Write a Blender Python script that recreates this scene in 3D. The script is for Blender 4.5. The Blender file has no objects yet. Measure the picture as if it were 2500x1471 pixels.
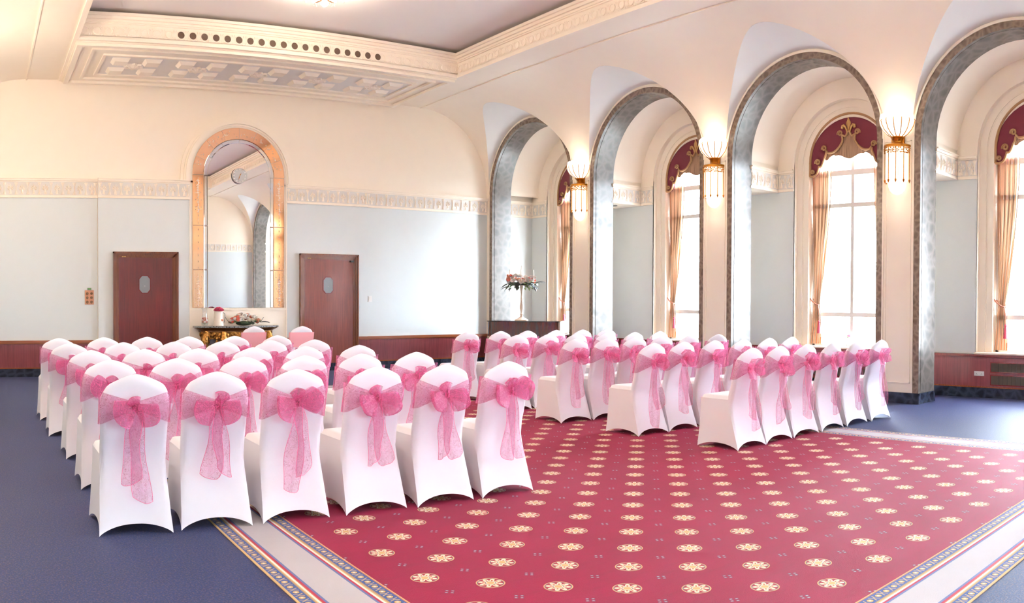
import bpy, math, random
from mathutils import Vector, Matrix
random.seed(7)
PI = math.pi
S = bpy.context.scene
C = S.collection

# ------------------------------------------------------------------ camera, world, light, exposure
H = 1.4                                   # eye height
FPX, YC = 2066.853, 761.243               # focal length in pixels of the 2500 px frame, row of the level axis
YAW, PITCH, ROLL = 0.626091, -0.013743, 0.004089
cd = bpy.data.cameras.new('camera'); cam = bpy.data.objects.new('camera', cd); C.objects.link(cam)
cd.type = 'PANO'; cd.panorama_type = 'CENTRAL_CYLINDRICAL'
cd.central_cylindrical_radius = 1.0
cd.central_cylindrical_range_u_min = -1250/FPX; cd.central_cylindrical_range_u_max = 1250/FPX
cd.central_cylindrical_range_v_min = -(1471-YC)/FPX; cd.central_cylindrical_range_v_max = YC/FPX
cd.clip_start = 0.02; cd.clip_end = 300
cy, sy, cp, sp, cr, sr = math.cos(YAW), math.sin(YAW), math.cos(PITCH), math.sin(PITCH), math.cos(ROLL), math.sin(ROLL)
RY = Matrix(((cy, -sy, 0), (sy, cy, 0), (0, 0, 1)))
RP = Matrix(((1, 0, 0), (0, cp, sp), (0, -sp, cp)))
RR = Matrix(((cr, 0, sr), (0, 1, 0), (-sr, 0, cr)))
MM = RR @ RP @ RY                          # rows: right, forward, up in room axes
rt, fw, up = MM[0], MM[1], MM[2]
cam.matrix_world = Matrix(((rt[0], up[0], -fw[0], 0), (rt[1], up[1], -fw[1], 0), (rt[2], up[2], -fw[2], H), (0, 0, 0, 1)))
S.camera = cam

W = bpy.data.worlds.new('overcast_sky'); S.world = W; W.use_nodes = True
bg = W.node_tree.nodes['Background']
bg.inputs[0].default_value = (0.76, 0.88, 1.0, 1); bg.inputs[1].default_value = 34.0
S.view_settings.view_transform = 'Standard'; S.view_settings.look = 'None'
S.view_settings.exposure = 0.90; S.view_settings.gamma = 1.0; S.view_settings.use_curve_mapping = False
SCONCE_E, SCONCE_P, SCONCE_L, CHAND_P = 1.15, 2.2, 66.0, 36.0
WARM = (1.0, 0.82, 0.63)
cyc = S.cycles
cyc.use_denoising = True
try: cyc.denoiser = 'OPENIMAGEDENOISE'
except Exception: pass
cyc.max_bounces = 7; cyc.diffuse_bounces = 5; cyc.glossy_bounces = 3; cyc.transparent_max_bounces = 14
cyc.transmission_bounces = 3; cyc.use_adaptive_sampling = True; cyc.adaptive_threshold = 0.18; cyc.adaptive_min_samples = 16; cyc.caustics_reflective = False; cyc.caustics_refractive = False
cyc.sample_clamp_indirect = 6.0; cyc.use_light_tree = False

# ------------------------------------------------------------------ room constants (metres; x to the windows, y to the mirror wall)
AC = 4.82                                  # centre line of the room
AP, AR, AW, AG = 10.50, 10.99, 11.75, 11.90  # arcade face, rear of arch reveal, window wall, recess plane
BW, BE = 15.478, -0.958                    # mirror wall, end wall behind the camera
PER, PW, R0, ZS = 3.337, 0.693, 1.322, 3.72
BF = [15.256 - PER*k for k in range(5)]
BC = [b - R0 for b in BF]
STRIP = 0.095
RL, RISE = 1.47, 0.115                     # lunette half width, rise towards the room
CA, CR_ = 8.81, 1.70                       # cove: start of the curve, radius
ZF0, ZF1 = 3.275, 3.64                     # frieze bottom, top
ZSOF = 5.43
EW0, EW1, EZ0, EZ1 = 2.25, 3.05, 1.1, 2.7   # small added window in the end wall, unseen behind the camera

# ------------------------------------------------------------------ helpers
def lin(r, g, b):
    f = lambda c: (c/255/12.92) if c/255 <= .04045 else ((c/255+.055)/1.055)**2.4
    return (f(r), f(g), f(b), 1)

class MB:
    """collects faces; build() links them as one mesh object"""
    def __init__(s): s.v = []; s.f = []
    def add(s, vs, fs):
        o = len(s.v); s.v += [tuple(p) for p in vs]; s.f += [tuple(i+o for i in f) for f in fs]; return s
    def quad(s, a, b, c, d): return s.add([a, b, c, d], [(0, 1, 2, 3)])
    def box(s, x0, x1, y0, y1, z0, z1, ch=0.0):
        if x0 > x1: x0, x1 = x1, x0
        if y0 > y1: y0, y1 = y1, y0
        if z0 > z1: z0, z1 = z1, z0
        vs = [(x, y, z) for x in (x0, x1) for y in (y0, y1) for z in (z0, z1)]
        return s.add(vs, [(0, 1, 3, 2), (4, 6, 7, 5), (0, 4, 5, 1), (2, 3, 7, 6), (0, 2, 6, 4), (1, 5, 7, 3)])
    def grid(s, P, close_u=False, close_v=False):
        n, m = len(P), len(P[0]); vs = [p for row in P for p in row]; fs = []
        for i in range(n if close_u else n-1):
            for j in range(m if close_v else m-1):
                a, b = i, (i+1) % n; c, d = j, (j+1) % m
                fs.append((a*m+c, b*m+c, b*m+d, a*m+d))
        return s.add(vs, fs)
    def lathe(s, prof, seg=16, c=(0, 0, 0), a0=0.0, a1=2*PI):
        full = abs(a1-a0-2*PI) < 1e-6; n = seg if full else seg+1
        P = [[(c[0]+r*math.cos(a0+(a1-a0)*i/seg), c[1]+r*math.sin(a0+(a1-a0)*i/seg), c[2]+z) for (r, z) in prof] for i in range(n)]
        return s.grid(P, close_u=full)
    def tube(s, pts, r, seg=6, cap=True):
        pts = [Vector(p) for p in pts]; n = len(pts); rows = []
        rr = r if isinstance(r, (list, tuple)) else [r]*n
        ref = None
        for i, p in enumerate(pts):
            t = (pts[min(i+1, n-1)]-pts[max(i-1, 0)])
            if t.length < 1e-9: t = Vector((0, 0, 1))
            t.normalize()
            if ref is None: ref = Vector((0, 0, 1)) if abs(t.z) < .9 else Vector((1, 0, 0))
            u = (ref - t*ref.dot(t)); u.normalize(); ref = u; w = t.cross(u)
            rows.append([p + (u*math.cos(2*PI*k/seg) + w*math.sin(2*PI*k/seg))*rr[i] for k in range(seg)])
        s.grid(rows, close_v=True)
        if cap:
            o = len(s.v)-n*seg
            s.f.append(tuple(o+k for k in range(seg))[::-1]); s.f.append(tuple(o+(n-1)*seg+k for k in range(seg)))
        return s
    def prism(s, poly, fn0, fn1):
        """poly: 2-D outline; fn0/fn1 map (u,v) to the two faces"""
        n = len(poly); vs = [fn0(*p) for p in poly]+[fn1(*p) for p in poly]
        return s.add(vs, [tuple(range(n)), tuple(range(2*n-1, n-1, -1))]+[(i, i+n, (i+1) % n+n, (i+1) % n) for i in range(n)])
    def sphere(s, c, r, nu=10, nv=7, sc=(1, 1, 1)):
        P = [[(c[0]+r*sc[0]*math.cos(2*PI*i/nu)*math.sin(PI*j/nv), c[1]+r*sc[1]*math.sin(2*PI*i/nu)*math.sin(PI*j/nv), c[2]+r*sc[2]*math.cos(PI*j/nv)) for j in range(nv+1)] for i in range(nu)]
        return s.grid(P, close_u=True)
    def mesh(s, name, smooth=False, angle=None):
        me = bpy.data.meshes.new(name); me.from_pydata(s.v, [], s.f); me.update()
        import bmesh
        bm = bmesh.new(); bm.from_mesh(me); bmesh.ops.remove_doubles(bm, verts=bm.verts, dist=1e-5)
        bmesh.ops.recalc_face_normals(bm, faces=bm.faces); bm.to_mesh(me); bm.free()
        if smooth:
            me.polygons.foreach_set('use_smooth', [True]*len(me.polygons))
            try: me.set_sharp_from_angle(angle=math.radians(angle or 40))
            except Exception: pass
        return me
    def build(s, name, mat, parent=None, smooth=False, angle=None, loc=(0, 0, 0)):
        me = s.mesh(name, smooth, angle); me.materials.append(mat)
        return link(name, me, parent, loc)

def link(name, me, parent=None, loc=(0, 0, 0), rot=(0, 0, 0), scale=(1, 1, 1)):
    o = bpy.data.objects.new(name, me); C.objects.link(o); o.location = loc; o.rotation_euler = rot; o.scale = scale
    if parent: o.parent = parent
    return o
def empty(name, loc=(0, 0, 0), rz=0.0):
    o = bpy.data.objects.new(name, None); C.objects.link(o); o.location = loc; o.rotation_euler = (0, 0, rz); o.empty_display_size = .1
    return o
def tag(o, label, cat, group=None):
    o['label'] = label; o['category'] = cat
    if group: o['group'] = group
    return o
def struct(o): o['kind'] = 'structure'; return o
def copy_tree(o, parent=None):
    c = o.copy(); C.objects.link(c); c.parent = parent
    for ch in list(o.children): copy_tree(ch, c)
    return c

# ------------------------------------------------------------------ materials
class NT:
    """small node helper"""
    def __init__(s, name):
        s.m = bpy.data.materials.new(name); s.m.use_nodes = True; s.t = s.m.node_tree
        s.b = s.t.nodes['Principled BSDF']; s.out = s.t.nodes['Material Output']
    def n(s, typ, **kw):
        o = s.t.nodes.new(typ)
        for k, v in kw.items(): setattr(o, k, v)
        return o
    def put(s, sock, v):
        if isinstance(v, (int, float)): sock.default_value = v
        elif isinstance(v, tuple): sock.default_value = v
        else: s.t.links.new(v, sock)
    def M(s, op, a, b=0.0, c=0.0):
        o = s.n('ShaderNodeMath', operation=op); s.put(o.inputs[0], a); s.put(o.inputs[1], b); s.put(o.inputs[2], c); return o.outputs[0]
    def mix(s, f, a, b, mode='MIX'):
        o = s.n('ShaderNodeMix', data_type='RGBA', blend_type=mode); s.put(o.inputs[0], f); s.put(o.inputs[6], a); s.put(o.inputs[7], b); return o.outputs[2]
    def noise(s, scale, detail=3, rough=.5, vec=None, dist=0.0):
        o = s.n('ShaderNodeTexNoise'); o.inputs['Scale'].default_value = scale; o.inputs['Detail'].default_value = detail
        o.inputs['Roughness'].default_value = rough; o.inputs['Distortion'].default_value = dist
        if vec is not None: s.t.links.new(vec, o.inputs['Vector'])
        return o
    def pos(s): return s.n('ShaderNodeNewGeometry').outputs['Position']
    def obj(s): return s.n('ShaderNodeTexCoord').outputs['Object']
    def scalev(s, v, sc):
        o = s.n('ShaderNodeMapping'); o.inputs['Scale'].default_value = sc; s.t.links.new(v, o.inputs['Vector']); return o.outputs[0]
    def ramp(s, f, stops, interp='LINEAR'):
        o = s.n('ShaderNodeValToRGB'); cr = o.color_ramp; cr.interpolation = interp
        while len(cr.elements) < len(stops): cr.elements.new(0.5)
        for e, (p, c) in zip(cr.elements, stops): e.position = p; e.color = c
        s.put(o.inputs[0], f); return o.outputs[0]
    def bump(s, h, strength=.2, dist=.01):
        o = s.n('ShaderNodeBump'); o.inputs['Strength'].default_value = strength; o.inputs['Distance'].default_value = dist
        s.t.links.new(h, o.inputs['Height']); s.t.links.new(o.outputs[0], s.b.inputs['Normal'])
    def set(s, **kw):
        for k, v in kw.items(): s.put(s.b.inputs[k], v)
        return s

def plain(name, col, rough=.5, metal=0.0, spec=.5, var=.04, scale=6.0, bump=0.0, bscale=120.0, sheen=0.0, coat=0.0):
    t = NT(name); p = t.obj()
    n = t.noise(scale, 3 if var > .02 else 0, .5, p)
    dark = tuple(c*(1-var*2) for c in col[:3])+(1,)
    t.set(**{'Base Color': t.mix(n.outputs[0], dark, col), 'Roughness': rough, 'Metallic': metal, 'Specular IOR Level': spec})
    if sheen: t.set(**{'Sheen Weight': sheen, 'Sheen Roughness': .4})
    if coat: t.set(**{'Coat Weight': coat, 'Coat Roughness': .05})
    if bump: t.bump(t.noise(bscale, 2, .5, p).outputs[0], bump, .004)
    return t.m

MAT = {}
MAT['cream'] = plain('cream_plaster', lin(250, 239, 223), .55, var=.01)
MAT['cream2'] = plain('cream_moulding', lin(251, 240, 224), .5, var=.01)
MAT['bluewall'] = plain('pale_blue_paint', lin(222, 228, 228), .6, var=.008)
MAT['lunette'] = plain('pale_grey_blue_plaster', lin(240, 240, 238), .6, var=.008)
MAT['ceil'] = plain('grey_ceiling_paint', lin(242, 236, 232), .6, var=.008)
MAT['friezebg'] = plain('frieze_ground_paint', lin(224, 220, 214), .6, var=.01)
MAT['coffer'] = plain('coffer_ground_paint', lin(236, 232, 226), .6, var=.01)
MAT['white'] = plain('white_gloss_paint', lin(240, 238, 234), .3, var=.01)
MAT['plastic'] = plain('white_plastic', lin(238, 238, 236), .35, var=.01)
MAT['dark'] = plain('black_void', lin(26, 18, 14), .8, var=.05)
MAT['vent'] = plain('vent_mesh', lin(104, 82, 66), .6, var=.1, scale=60)
MAT['blackstone'] = None
MAT['gold'] = plain('gilt_metal', lin(186, 122, 44), .3, 1.0, var=.12, scale=20)
MAT['goldpaint'] = plain('braid_gold_fabric', lin(186, 142, 98), .7, var=.12, scale=60, bump=.3, bscale=300)
MAT['fleur'] = plain('embroidered_gold', lin(206, 160, 96), .55, var=.1, scale=60)
MAT['burgundy'] = plain('burgundy_velvet', lin(112, 22, 42), .75, var=.08, scale=8, sheen=.6)
MAT['copperplate'] = plain('copper_plate', lin(206, 146, 110), .4, 0.0, var=.1, scale=15)
MAT['knob'] = plain('brown_knob', lin(128, 92, 58), .4, var=.15)
MAT['green'] = plain('green_lamp', lin(88, 172, 78), .4)
MAT['grey'] = plain('grey_metal', lin(150, 150, 150), .4, .6)
MAT['brass'] = plain('brass', lin(200, 160, 80), .3, 1.0)
MAT['candle'] = plain('ivory_wax', lin(250, 246, 238), .5, var=.01)
MAT['ivorymetal'] = plain('ivory_painted_metal', lin(246, 226, 208), .4, var=.02)
MAT['leaf'] = plain('dark_green_leaf', lin(74, 92, 70), .45, var=.25, scale=14)
MAT['leafdark'] = plain('slate_green_leaf', lin(48, 56, 58), .45, var=.25, scale=14)
MAT['leaflight'] = plain('fresh_green_leaf', lin(150, 178, 120), .5, var=.2, scale=14)
MAT['rose_white'] = plain('white_petal', lin(248, 243, 236), .6, var=.03, scale=30)
MAT['rose_peach'] = plain('peach_petal', lin(248, 170, 138), .6, var=.1, scale=20)
MAT['rose_pink'] = plain('pink_petal', lin(238, 110, 148), .6, var=.12, scale=20)
MAT['rose_coral'] = plain('coral_petal', lin(244, 128, 108), .6, var=.1, scale=20)
MAT['darkmetal'] = plain('dark_metal', lin(60, 56, 50), .4, .7)
MAT['greyglass'] = plain('frosted_grey_glass', lin(132, 134, 138), .25, var=.03, scale=3)
MAT['pinkband'] = plain('pink_lycra_band', lin(246, 176, 184), .6, var=.01, sheen=.3)
MAT['cordpink'] = plain('rose_gold_cord', lin(196, 120, 98), .6, var=.15, scale=80)
MAT['tassel'] = plain('crimson_tassel', lin(196, 70, 96), .7, var=.15, scale=80)

def wood(name, c0, c1, rough=.25, axis='z', coat=.3, sc=1.0):
    t = NT(name); p = t.obj()
    s = {'z': (14*sc, 14*sc, .6*sc), 'x': (.6*sc, 14*sc, 14*sc), 'y': (14*sc, .6*sc, 14*sc)}[axis]
    v = t.scalev(p, s); n = t.noise(3.0, 5, .6, v, .3); n2 = t.noise(1.2, 2, .5, p)
    f = t.M('ADD', t.M('MULTIPLY', n.outputs[0], .75), t.M('MULTIPLY', n2.outputs[0], .25))
    t.set(**{'Base Color': t.ramp(f, [(.3, c0), (.7, c1)]), 'Roughness': rough, 'Coat Weight': coat, 'Coat Roughness': .12})
    t.bump(n.outputs[0], .05, .002)
    return t.m
MAT['mahog'] = wood('mahogany', lin(92, 26, 24), lin(132, 46, 40))
MAT['mahogwain'] = wood('mahogany_wainscot', lin(100, 36, 40), lin(138, 62, 64), .3)
MAT['mahoglight'] = wood('mahogany_moulding', lin(122, 62, 34), lin(164, 92, 54), .25, 'x')
MAT['doorframe'] = wood('door_frame_wood', lin(84, 40, 20), lin(136, 74, 38), .25, 'z', .2)
MAT['piano'] = wood('polished_piano_wood', lin(52, 20, 12), lin(92, 40, 24), .06, 'z', .9)
MAT['pianoblack'] = plain('piano_black_lacquer', lin(20, 14, 12), .08, coat=.6)

def marble(name, c0, c1, c2, rough=.12, sc=7.0):
    t = NT(name); p = t.pos()
    n = t.noise(2.5, 4, .6, p)
    vadd = t.n('ShaderNodeMix', data_type='VECTOR'); vadd.inputs[0].default_value = .12
    t.t.links.new(p, vadd.inputs[4]); t.t.links.new(n.outputs[1], vadd.inputs[5])
    v = t.n('ShaderNodeTexVoronoi', feature='DISTANCE_TO_EDGE'); v.inputs['Scale'].default_value = sc; t.t.links.new(vadd.outputs[1], v.inputs['Vector'])
    n2 = t.noise(9, 5, .65, p, 1.5)
    base = t.mix(n2.outputs[0], c0, c1)
    vein = t.ramp(v.outputs['Distance'], [(.0, (1, 1, 1, 1)), (.30, (0, 0, 0, 1))])
    t.set(**{'Base Color': t.mix(t.M('MULTIPLY', vein, .7), base, c2), 'Roughness': rough, 'Specular IOR Level': .32})
    return t.m
MAT['marble'] = marble('grey_brown_marble', lin(70, 64, 60), lin(94, 87, 82), lin(116, 108, 101), .27)
MAT['marbledark'] = marble('dark_brown_marble', lin(86, 72, 60), lin(122, 104, 90), lin(150, 130, 112), .18, 12)
MAT['blackstone'] = marble('black_marble_skirting', lin(22, 24, 34), lin(34, 38, 50), lin(60, 66, 82), .2, 9)
MAT['tablemarble'] = marble('speckled_grey_marble', lin(46, 50, 52), lin(90, 94, 96), lin(176, 178, 178), .15, 34)

def mirror_mat(name, col, rough):
    t = NT(name); n = t.noise(1.5, 2, .5, t.obj())
    t.set(**{'Base Color': t.mix(n.outputs[0], tuple(c*.985 for c in col[:3])+(1,), col), 'Metallic': 1.0, 'Roughness': rough}); return t.m
MAT['silver'] = mirror_mat('silvered_mirror', (.95, .95, .95, 1), .01)
MAT['silver2'] = mirror_mat('bevelled_mirror_strip', (.88, .9, .93, 1), .03)
MAT['copper'] = mirror_mat('copper_tinted_mirror', (1.0, .60, .36, 1), .06)
MAT['crystal'] = plain('faceted_glass', lin(255, 226, 200), .12, var=.02, spec=.8)

def glassy(name, tr, col=(1, 1, 1, 1), rough=.02):
    t = NT(name); a = t.n('ShaderNodeBsdfTransparent'); a.inputs[0].default_value = col; g = t.n('ShaderNodeBsdfGlossy'); g.inputs['Roughness'].default_value = rough
    n = t.noise(3, 2, .5, t.obj()); fac = t.M('ADD', 1-tr, t.M('MULTIPLY', n.outputs[0], .01))
    m = t.n('ShaderNodeMixShader'); t.put(m.inputs[0], fac); t.t.links.new(a.outputs[0], m.inputs[1]); t.t.links.new(g.outputs[0], m.inputs[2])
    t.t.links.new(m.outputs[0], t.out.inputs[0]); return t.m
MAT['pane'] = glassy('window_glass', .95)
MAT['clearglass'] = glassy('clear_glass', .8, (.95, .96, .96, 1), .05)

def lampglass(name, col, strength):
    t = NT(name); n = t.noise(12, 2, .5, t.obj())
    t.set(**{'Base Color': (.9, .85, .78, 1), 'Roughness': .3, 'Emission Color': t.mix(n.outputs[0], tuple(c*.92 for c in col)+(1,), col+(1,)), 'Emission Strength': strength}); return t.m
MAT['lampbowl'] = lampglass('lit_opal_glass', (1.0, .80, .60), SCONCE_E)
MAT['lamprod'] = lampglass('lit_glass_rods', (1.0, .76, .54), SCONCE_E*.7)
MAT['lampdrop'] = lampglass('lit_frosted_glass', (1.0, .80, .62), SCONCE_E*.5)

def fabric_cover():
    t = NT('white_lycra_cover'); p = t.obj(); n = t.noise(2.2, 0, .5, p)
    t.set(**{'Base Color': t.mix(n.outputs[0], lin(234, 235, 243), lin(243, 243, 250)), 'Roughness': .62, 'Sheen Weight': .25, 'Sheen Roughness': .4, 'Specular IOR Level': .3})
    return t.m
MAT['cover'] = fabric_cover()

def organza(name, op0, c0=(218, 92, 152), c1=(238, 130, 184)):
    t = NT(name); p = t.obj()
    n = t.noise(9, 3, .6, p, .6)
    glint = t.noise(26, 3, .6, p, 2.0)
    lines = t.ramp(t.M('ABSOLUTE', t.M('SUBTRACT', glint.outputs[0], .5)), [(0.0, (1, 1, 1, 1)), (.02, (0, 0, 0, 1))])  # pale lines: shine of the wrinkles put into the colour
    col = t.mix(n.outputs[0], lin(*c0), lin(*c1))
    col = t.mix(t.M('MULTIPLY', lines, .55), col, lin(255, 214, 226))
    t.set(**{'Base Color': col, 'Roughness': .42, 'Sheen Weight': .5, 'Sheen Roughness': .3})
    tl = t.n('ShaderNodeBsdfTranslucent'); t.t.links.new(col, tl.inputs[0])
    m1 = t.n('ShaderNodeMixShader'); m1.inputs[0].default_value = .45; t.t.links.new(t.b.outputs[0], m1.inputs[1]); t.t.links.new(tl.outputs[0], m1.inputs[2])
    tr = t.n('ShaderNodeBsdfTransparent'); tr.inputs[0].default_value = (1.0, .86, .92, 1)
    lw = t.n('ShaderNodeLayerWeight'); lw.inputs[0].default_value = .35
    op = t.M('MINIMUM', t.M('ADD', t.M('ADD', op0, t.M('MULTIPLY', lw.outputs['Facing'], .35)), t.M('MULTIPLY', lines, .25)), .9)
    m2 = t.n('ShaderNodeMixShader'); t.put(m2.inputs[0], op); t.t.links.new(tr.outputs[0], m2.inputs[1]); t.t.links.new(m1.outputs[0], m2.inputs[2])
    t.t.links.new(m2.outputs[0], t.out.inputs[0]); return t.m
MAT['organza'] = organza('sheer_pink_organza', .21); MAT['organza2'] = organza('gathered_pink_organza', .33)
MAT['organza3'] = organza('backlit_sheer_organza', .15, (232, 116, 168), (246, 158, 198)); MAT['organza4'] = organza('backlit_gathered_organza', .26, (232, 110, 164), (246, 150, 194))  # paler copies for the right block, daylight from behind put into the colour
MAT['hem'] = plain('pink_sash_hem', lin(232, 96, 150), .45, var=.05)

def curtain_mat():
    t = NT('striped_gold_curtain'); p = t.n('ShaderNodeTexCoord').outputs['UV']
    sx = t.n('ShaderNodeSeparateXYZ'); t.t.links.new(p, sx.inputs[0])
    f = t.M('FRACT', t.M('MULTIPLY', sx.outputs[0], 5.0))
    col = t.ramp(f, [(0, lin(190, 160, 134)), (.30, lin(216, 198, 176)), (.44, lin(190, 112, 60)), (.58, lin(204, 176, 146)), (.70, lin(134, 106, 84)), (.80, lin(198, 168, 140))], 'CONSTANT')
    n = t.noise(40, 2, .5, t.obj())
    col = t.mix(t.M('MULTIPLY', n.outputs[0], .15), col, lin(150, 110, 70))
    t.set(**{'Base Color': col, 'Roughness': .6, 'Sheen Weight': .3})
    tl = t.n('ShaderNodeBsdfTranslucent'); t.t.links.new(col, tl.inputs[0])
    m1 = t.n('ShaderNodeMixShader'); m1.inputs[0].default_value = .08; t.t.links.new(t.b.outputs[0], m1.inputs[1]); t.t.links.new(tl.outputs[0], m1.inputs[2])
    t.t.links.new(m1.outputs[0], t.out.inputs[0]); return t.m
MAT['curtain'] = curtain_mat()

def fringe_mat():
    t = NT('bullion_fringe'); p = t.scalev(t.obj(), (1, 90, 1)); n = t.noise(3, 1, .5, p)
    t.set(**{'Base Color': t.ramp(n.outputs[0], [(.35, lin(120, 88, 66)), (.65, lin(196, 158, 126))]), 'Roughness': .7}); t.bump(n.outputs[0], .6, .004); return t.m
MAT['fringe'] = fringe_mat()

def blue_carpet():
    t = NT('blue_carpet'); p = t.pos()
    v = t.scalev(p, (150, 26, 1)); n = t.noise(1.0, 2, .6, v); s = t.noise(95, 2, .6, p); big = t.noise(1.3, 3, .5, p)
    col = t.mix(n.outputs[0], lin(10, 18, 50), lin(34, 58, 118))
    col = t.mix(t.ramp(s.outputs[0], [(.52, (0, 0, 0, 1)), (.62, (.75, .75, .75, 1))]), col, lin(92, 76, 92))
    col = t.mix(t.M('MULTIPLY', big.outputs[0], .3), col, lin(30, 38, 66))
    t.set(**{'Base Color': col, 'Roughness': .60, 'Specular IOR Level': .22, 'Sheen Weight': .04, 'Sheen Roughness': .5}); t.bump(s.outputs[0], .4, .004); return t.m
MAT['bluecarpet'] = blue_carpet()

CX0, CX1, CY0, CY1, BWD, LS = 1.415, 8.068, 1.535, 12.713, .472, .238
def red_carpet():
    t = NT('patterned_red_carpet'); p = t.pos(); M = t.M
    sx = t.n('ShaderNodeSeparateXYZ'); t.t.links.new(p, sx.inputs[0]); x, y = sx.outputs[0], sx.outputs[1]
    X = M('DIVIDE', M('SUBTRACT', x, 3.55), LS); Y = M('DIVIDE', M('SUBTRACT', y, 2.245), LS)
    U = M('MULTIPLY', M('ADD', X, Y), .5); V = M('MULTIPLY', M('SUBTRACT', X, Y), .5)
    du = M('SUBTRACT', U, M('ROUND', U)); dv = M('SUBTRACT', V, M('ROUND', V))
    dx = M('MULTIPLY', M('ADD', du, dv), LS); dy = M('MULTIPLY', M('SUBTRACT', du, dv), LS)
    r = M('SQRT', M('ADD', M('MULTIPLY', dx, dx), M('MULTIPLY', dy, dy))); th = M('ARCTAN2', dy, dx)
    xc_, yc_ = M('SUBTRACT', x, dx), M('SUBTRACT', y, dy)                   # centre of the nearest medallion; none touch the border
    ok = M('GREATER_THAN', M('MINIMUM', M('MINIMUM', M('SUBTRACT', xc_, CX0), M('SUBTRACT', CX1, xc_)), M('MINIMUM', M('SUBTRACT', yc_, CY0), M('SUBTRACT', CY1, yc_))), BWD+.1)
    r = M('ADD', r, M('SUBTRACT', 1.0, ok))
    lt = lambda a, b: M('LESS_THAN', a, b); gt = lambda a, b: M('GREATER_THAN', a, b)
    wob = t.noise(1.4, 3, .55, p); fib = t.noise(210, 2, .6, p)
    red = t.mix(wob.outputs[0], lin(126, 2, 48), lin(156, 6, 62)); red = t.mix(M('MULTIPLY', fib.outputs[0], .4), red, lin(98, 2, 40))
    streak = t.noise(1.0, 3, .6, t.scalev(p, (4, 22, 1))); red = t.mix(t.ramp(streak.outputs[0], [(.5, (0, 0, 0, 1)), (.75, (.5, .5, .5, 1))]), red, lin(120, 16, 48))
    cream, tan, orange, slate, dred = lin(222, 210, 184), lin(198, 164, 112), lin(184, 102, 62), lin(92, 98, 118), lin(150, 40, 50)
    col = red
    col = t.mix(lt(r, .073), col, tan)                                     # outline
    col = t.mix(lt(r, .067), col, slate); col = t.mix(lt(r, .063), col, dred)
    c8 = M('COSINE', M('MULTIPLY', th, 8.0))                               # eight petals
    pet = M('MULTIPLY', gt(M('ADD', c8, M('MULTIPLY', M('SUBTRACT', .052, r), 40.0)), -.25), lt(r, M('ADD', .055, M('MULTIPLY', c8, .008))))
    col = t.mix(pet, col, cream)
    col = t.mix(M('MULTIPLY', M('MULTIPLY', gt(c8, .55), lt(r, .042)), gt(r, .026)), col, orange)
    col = t.mix(lt(r, .027), col, slate); col = t.mix(lt(r, .024), col, cream); col = t.mix(lt(r, .019), col, tan)
    # small sprigs between the medallions
    eu = M('SUBTRACT', M('SUBTRACT', U, .5), M('ROUND', M('SUBTRACT', U, .5))); ev = M('SUBTRACT', M('SUBTRACT', V, .5), M('ROUND', M('SUBTRACT', V, .5)))
    ex = M('MULTIPLY', M('ADD', eu, ev), LS); ey = M('MULTIPLY', M('SUBTRACT', eu, ev), LS)
    qx = M('ADD', M('MULTIPLY', ex, .8), M('MULTIPLY', ey, -.6)); qy = M('ADD', M('MULTIPLY', ex, .6), M('MULTIPLY', ey, .8))
    ax = M('ABSOLUTE', M('SUBTRACT', M('ABSOLUTE', qx), .014)); ay = M('ABSOLUTE', M('SUBTRACT', M('ABSOLUTE', qy), .013))
    col = t.mix(M('MULTIPLY', lt(ax, .008), lt(ay, .007)), col, slate); col = t.mix(M('MULTIPLY', lt(ax, .005), lt(ay, .003)), col, lin(190, 180, 176))
    # border
    dxe = M('MINIMUM', M('SUBTRACT', x, CX0), M('SUBTRACT', CX1, x)); dye = M('MINIMUM', M('SUBTRACT', y, CY0), M('SUBTRACT', CY1, y))
    d = M('MINIMUM', dxe, dye); sel = lt(dxe, dye)
    al = M('ADD', M('MULTIPLY', sel, y), M('MULTIPLY', M('SUBTRACT', 1.0, sel), x))
    blue, grey, bred, tanb, wht = lin(52, 84, 146), lin(186, 182, 186), lin(168, 36, 66), lin(164, 132, 92), lin(236, 226, 210)
    k = 1/BWD
    st = [(0, tan), (.014, blue), (.076, tanb), (.083, tan), (.092, wht), (.104, orange), (.109, bred), (.122, lin(96, 110, 160)), (.135, grey),
          (.337, lin(96, 110, 160)), (.350, bred), (.363, wht), (.376, tan), (.385, tanb), (.394, blue), (.458, orange), (.464, tan)]
    bcol = t.ramp(M('MULTIPLY', d, k), [(q*k, c) for q, c in st], 'CONSTANT')
    # beads and crosses along both blue bands
    ds = M('MINIMUM', M('ABSOLUTE', M('SUBTRACT', d, .045)), M('ABSOLUTE', M('SUBTRACT', d, .426)))
    ph = M('FRACT', M('DIVIDE', al, .079)); pa = M('MULTIPLY', M('SUBTRACT', ph, .5), .079)
    rb = M('SQRT', M('ADD', M('MULTIPLY', pa, pa), M('MULTIPLY', ds, ds)))
    bcol = t.mix(lt(rb, .019), bcol, lin(40, 44, 70)); bcol = t.mix(lt(rb, .0165), bcol, tan); bcol = t.mix(lt(rb, .007), bcol, cream)
    pb = M('SUBTRACT', .0395, M('ABSOLUTE', pa)); cr1 = M('ABSOLUTE', M('SUBTRACT', M('ADD', .004, M('MULTIPLY', ds, .5)), pb))
    bcol = t.mix(M('MULTIPLY', lt(cr1, .0035), lt(ds, .024)), bcol, tan)
    gn = t.noise(6, 3, .6, p); bcol = t.mix(M('MULTIPLY', gn.outputs[0], .12), bcol, lin(120, 110, 120))
    col = t.mix(lt(d, BWD), col, bcol)
    t.set(**{'Base Color': col, 'Roughness': .66, 'Specular IOR Level': .16, 'Sheen Weight': .03, 'Sheen Roughness': .5}); t.bump(fib.outputs[0], .35, .004); return t.m
MAT['redcarpet'] = red_carpet()

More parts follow.
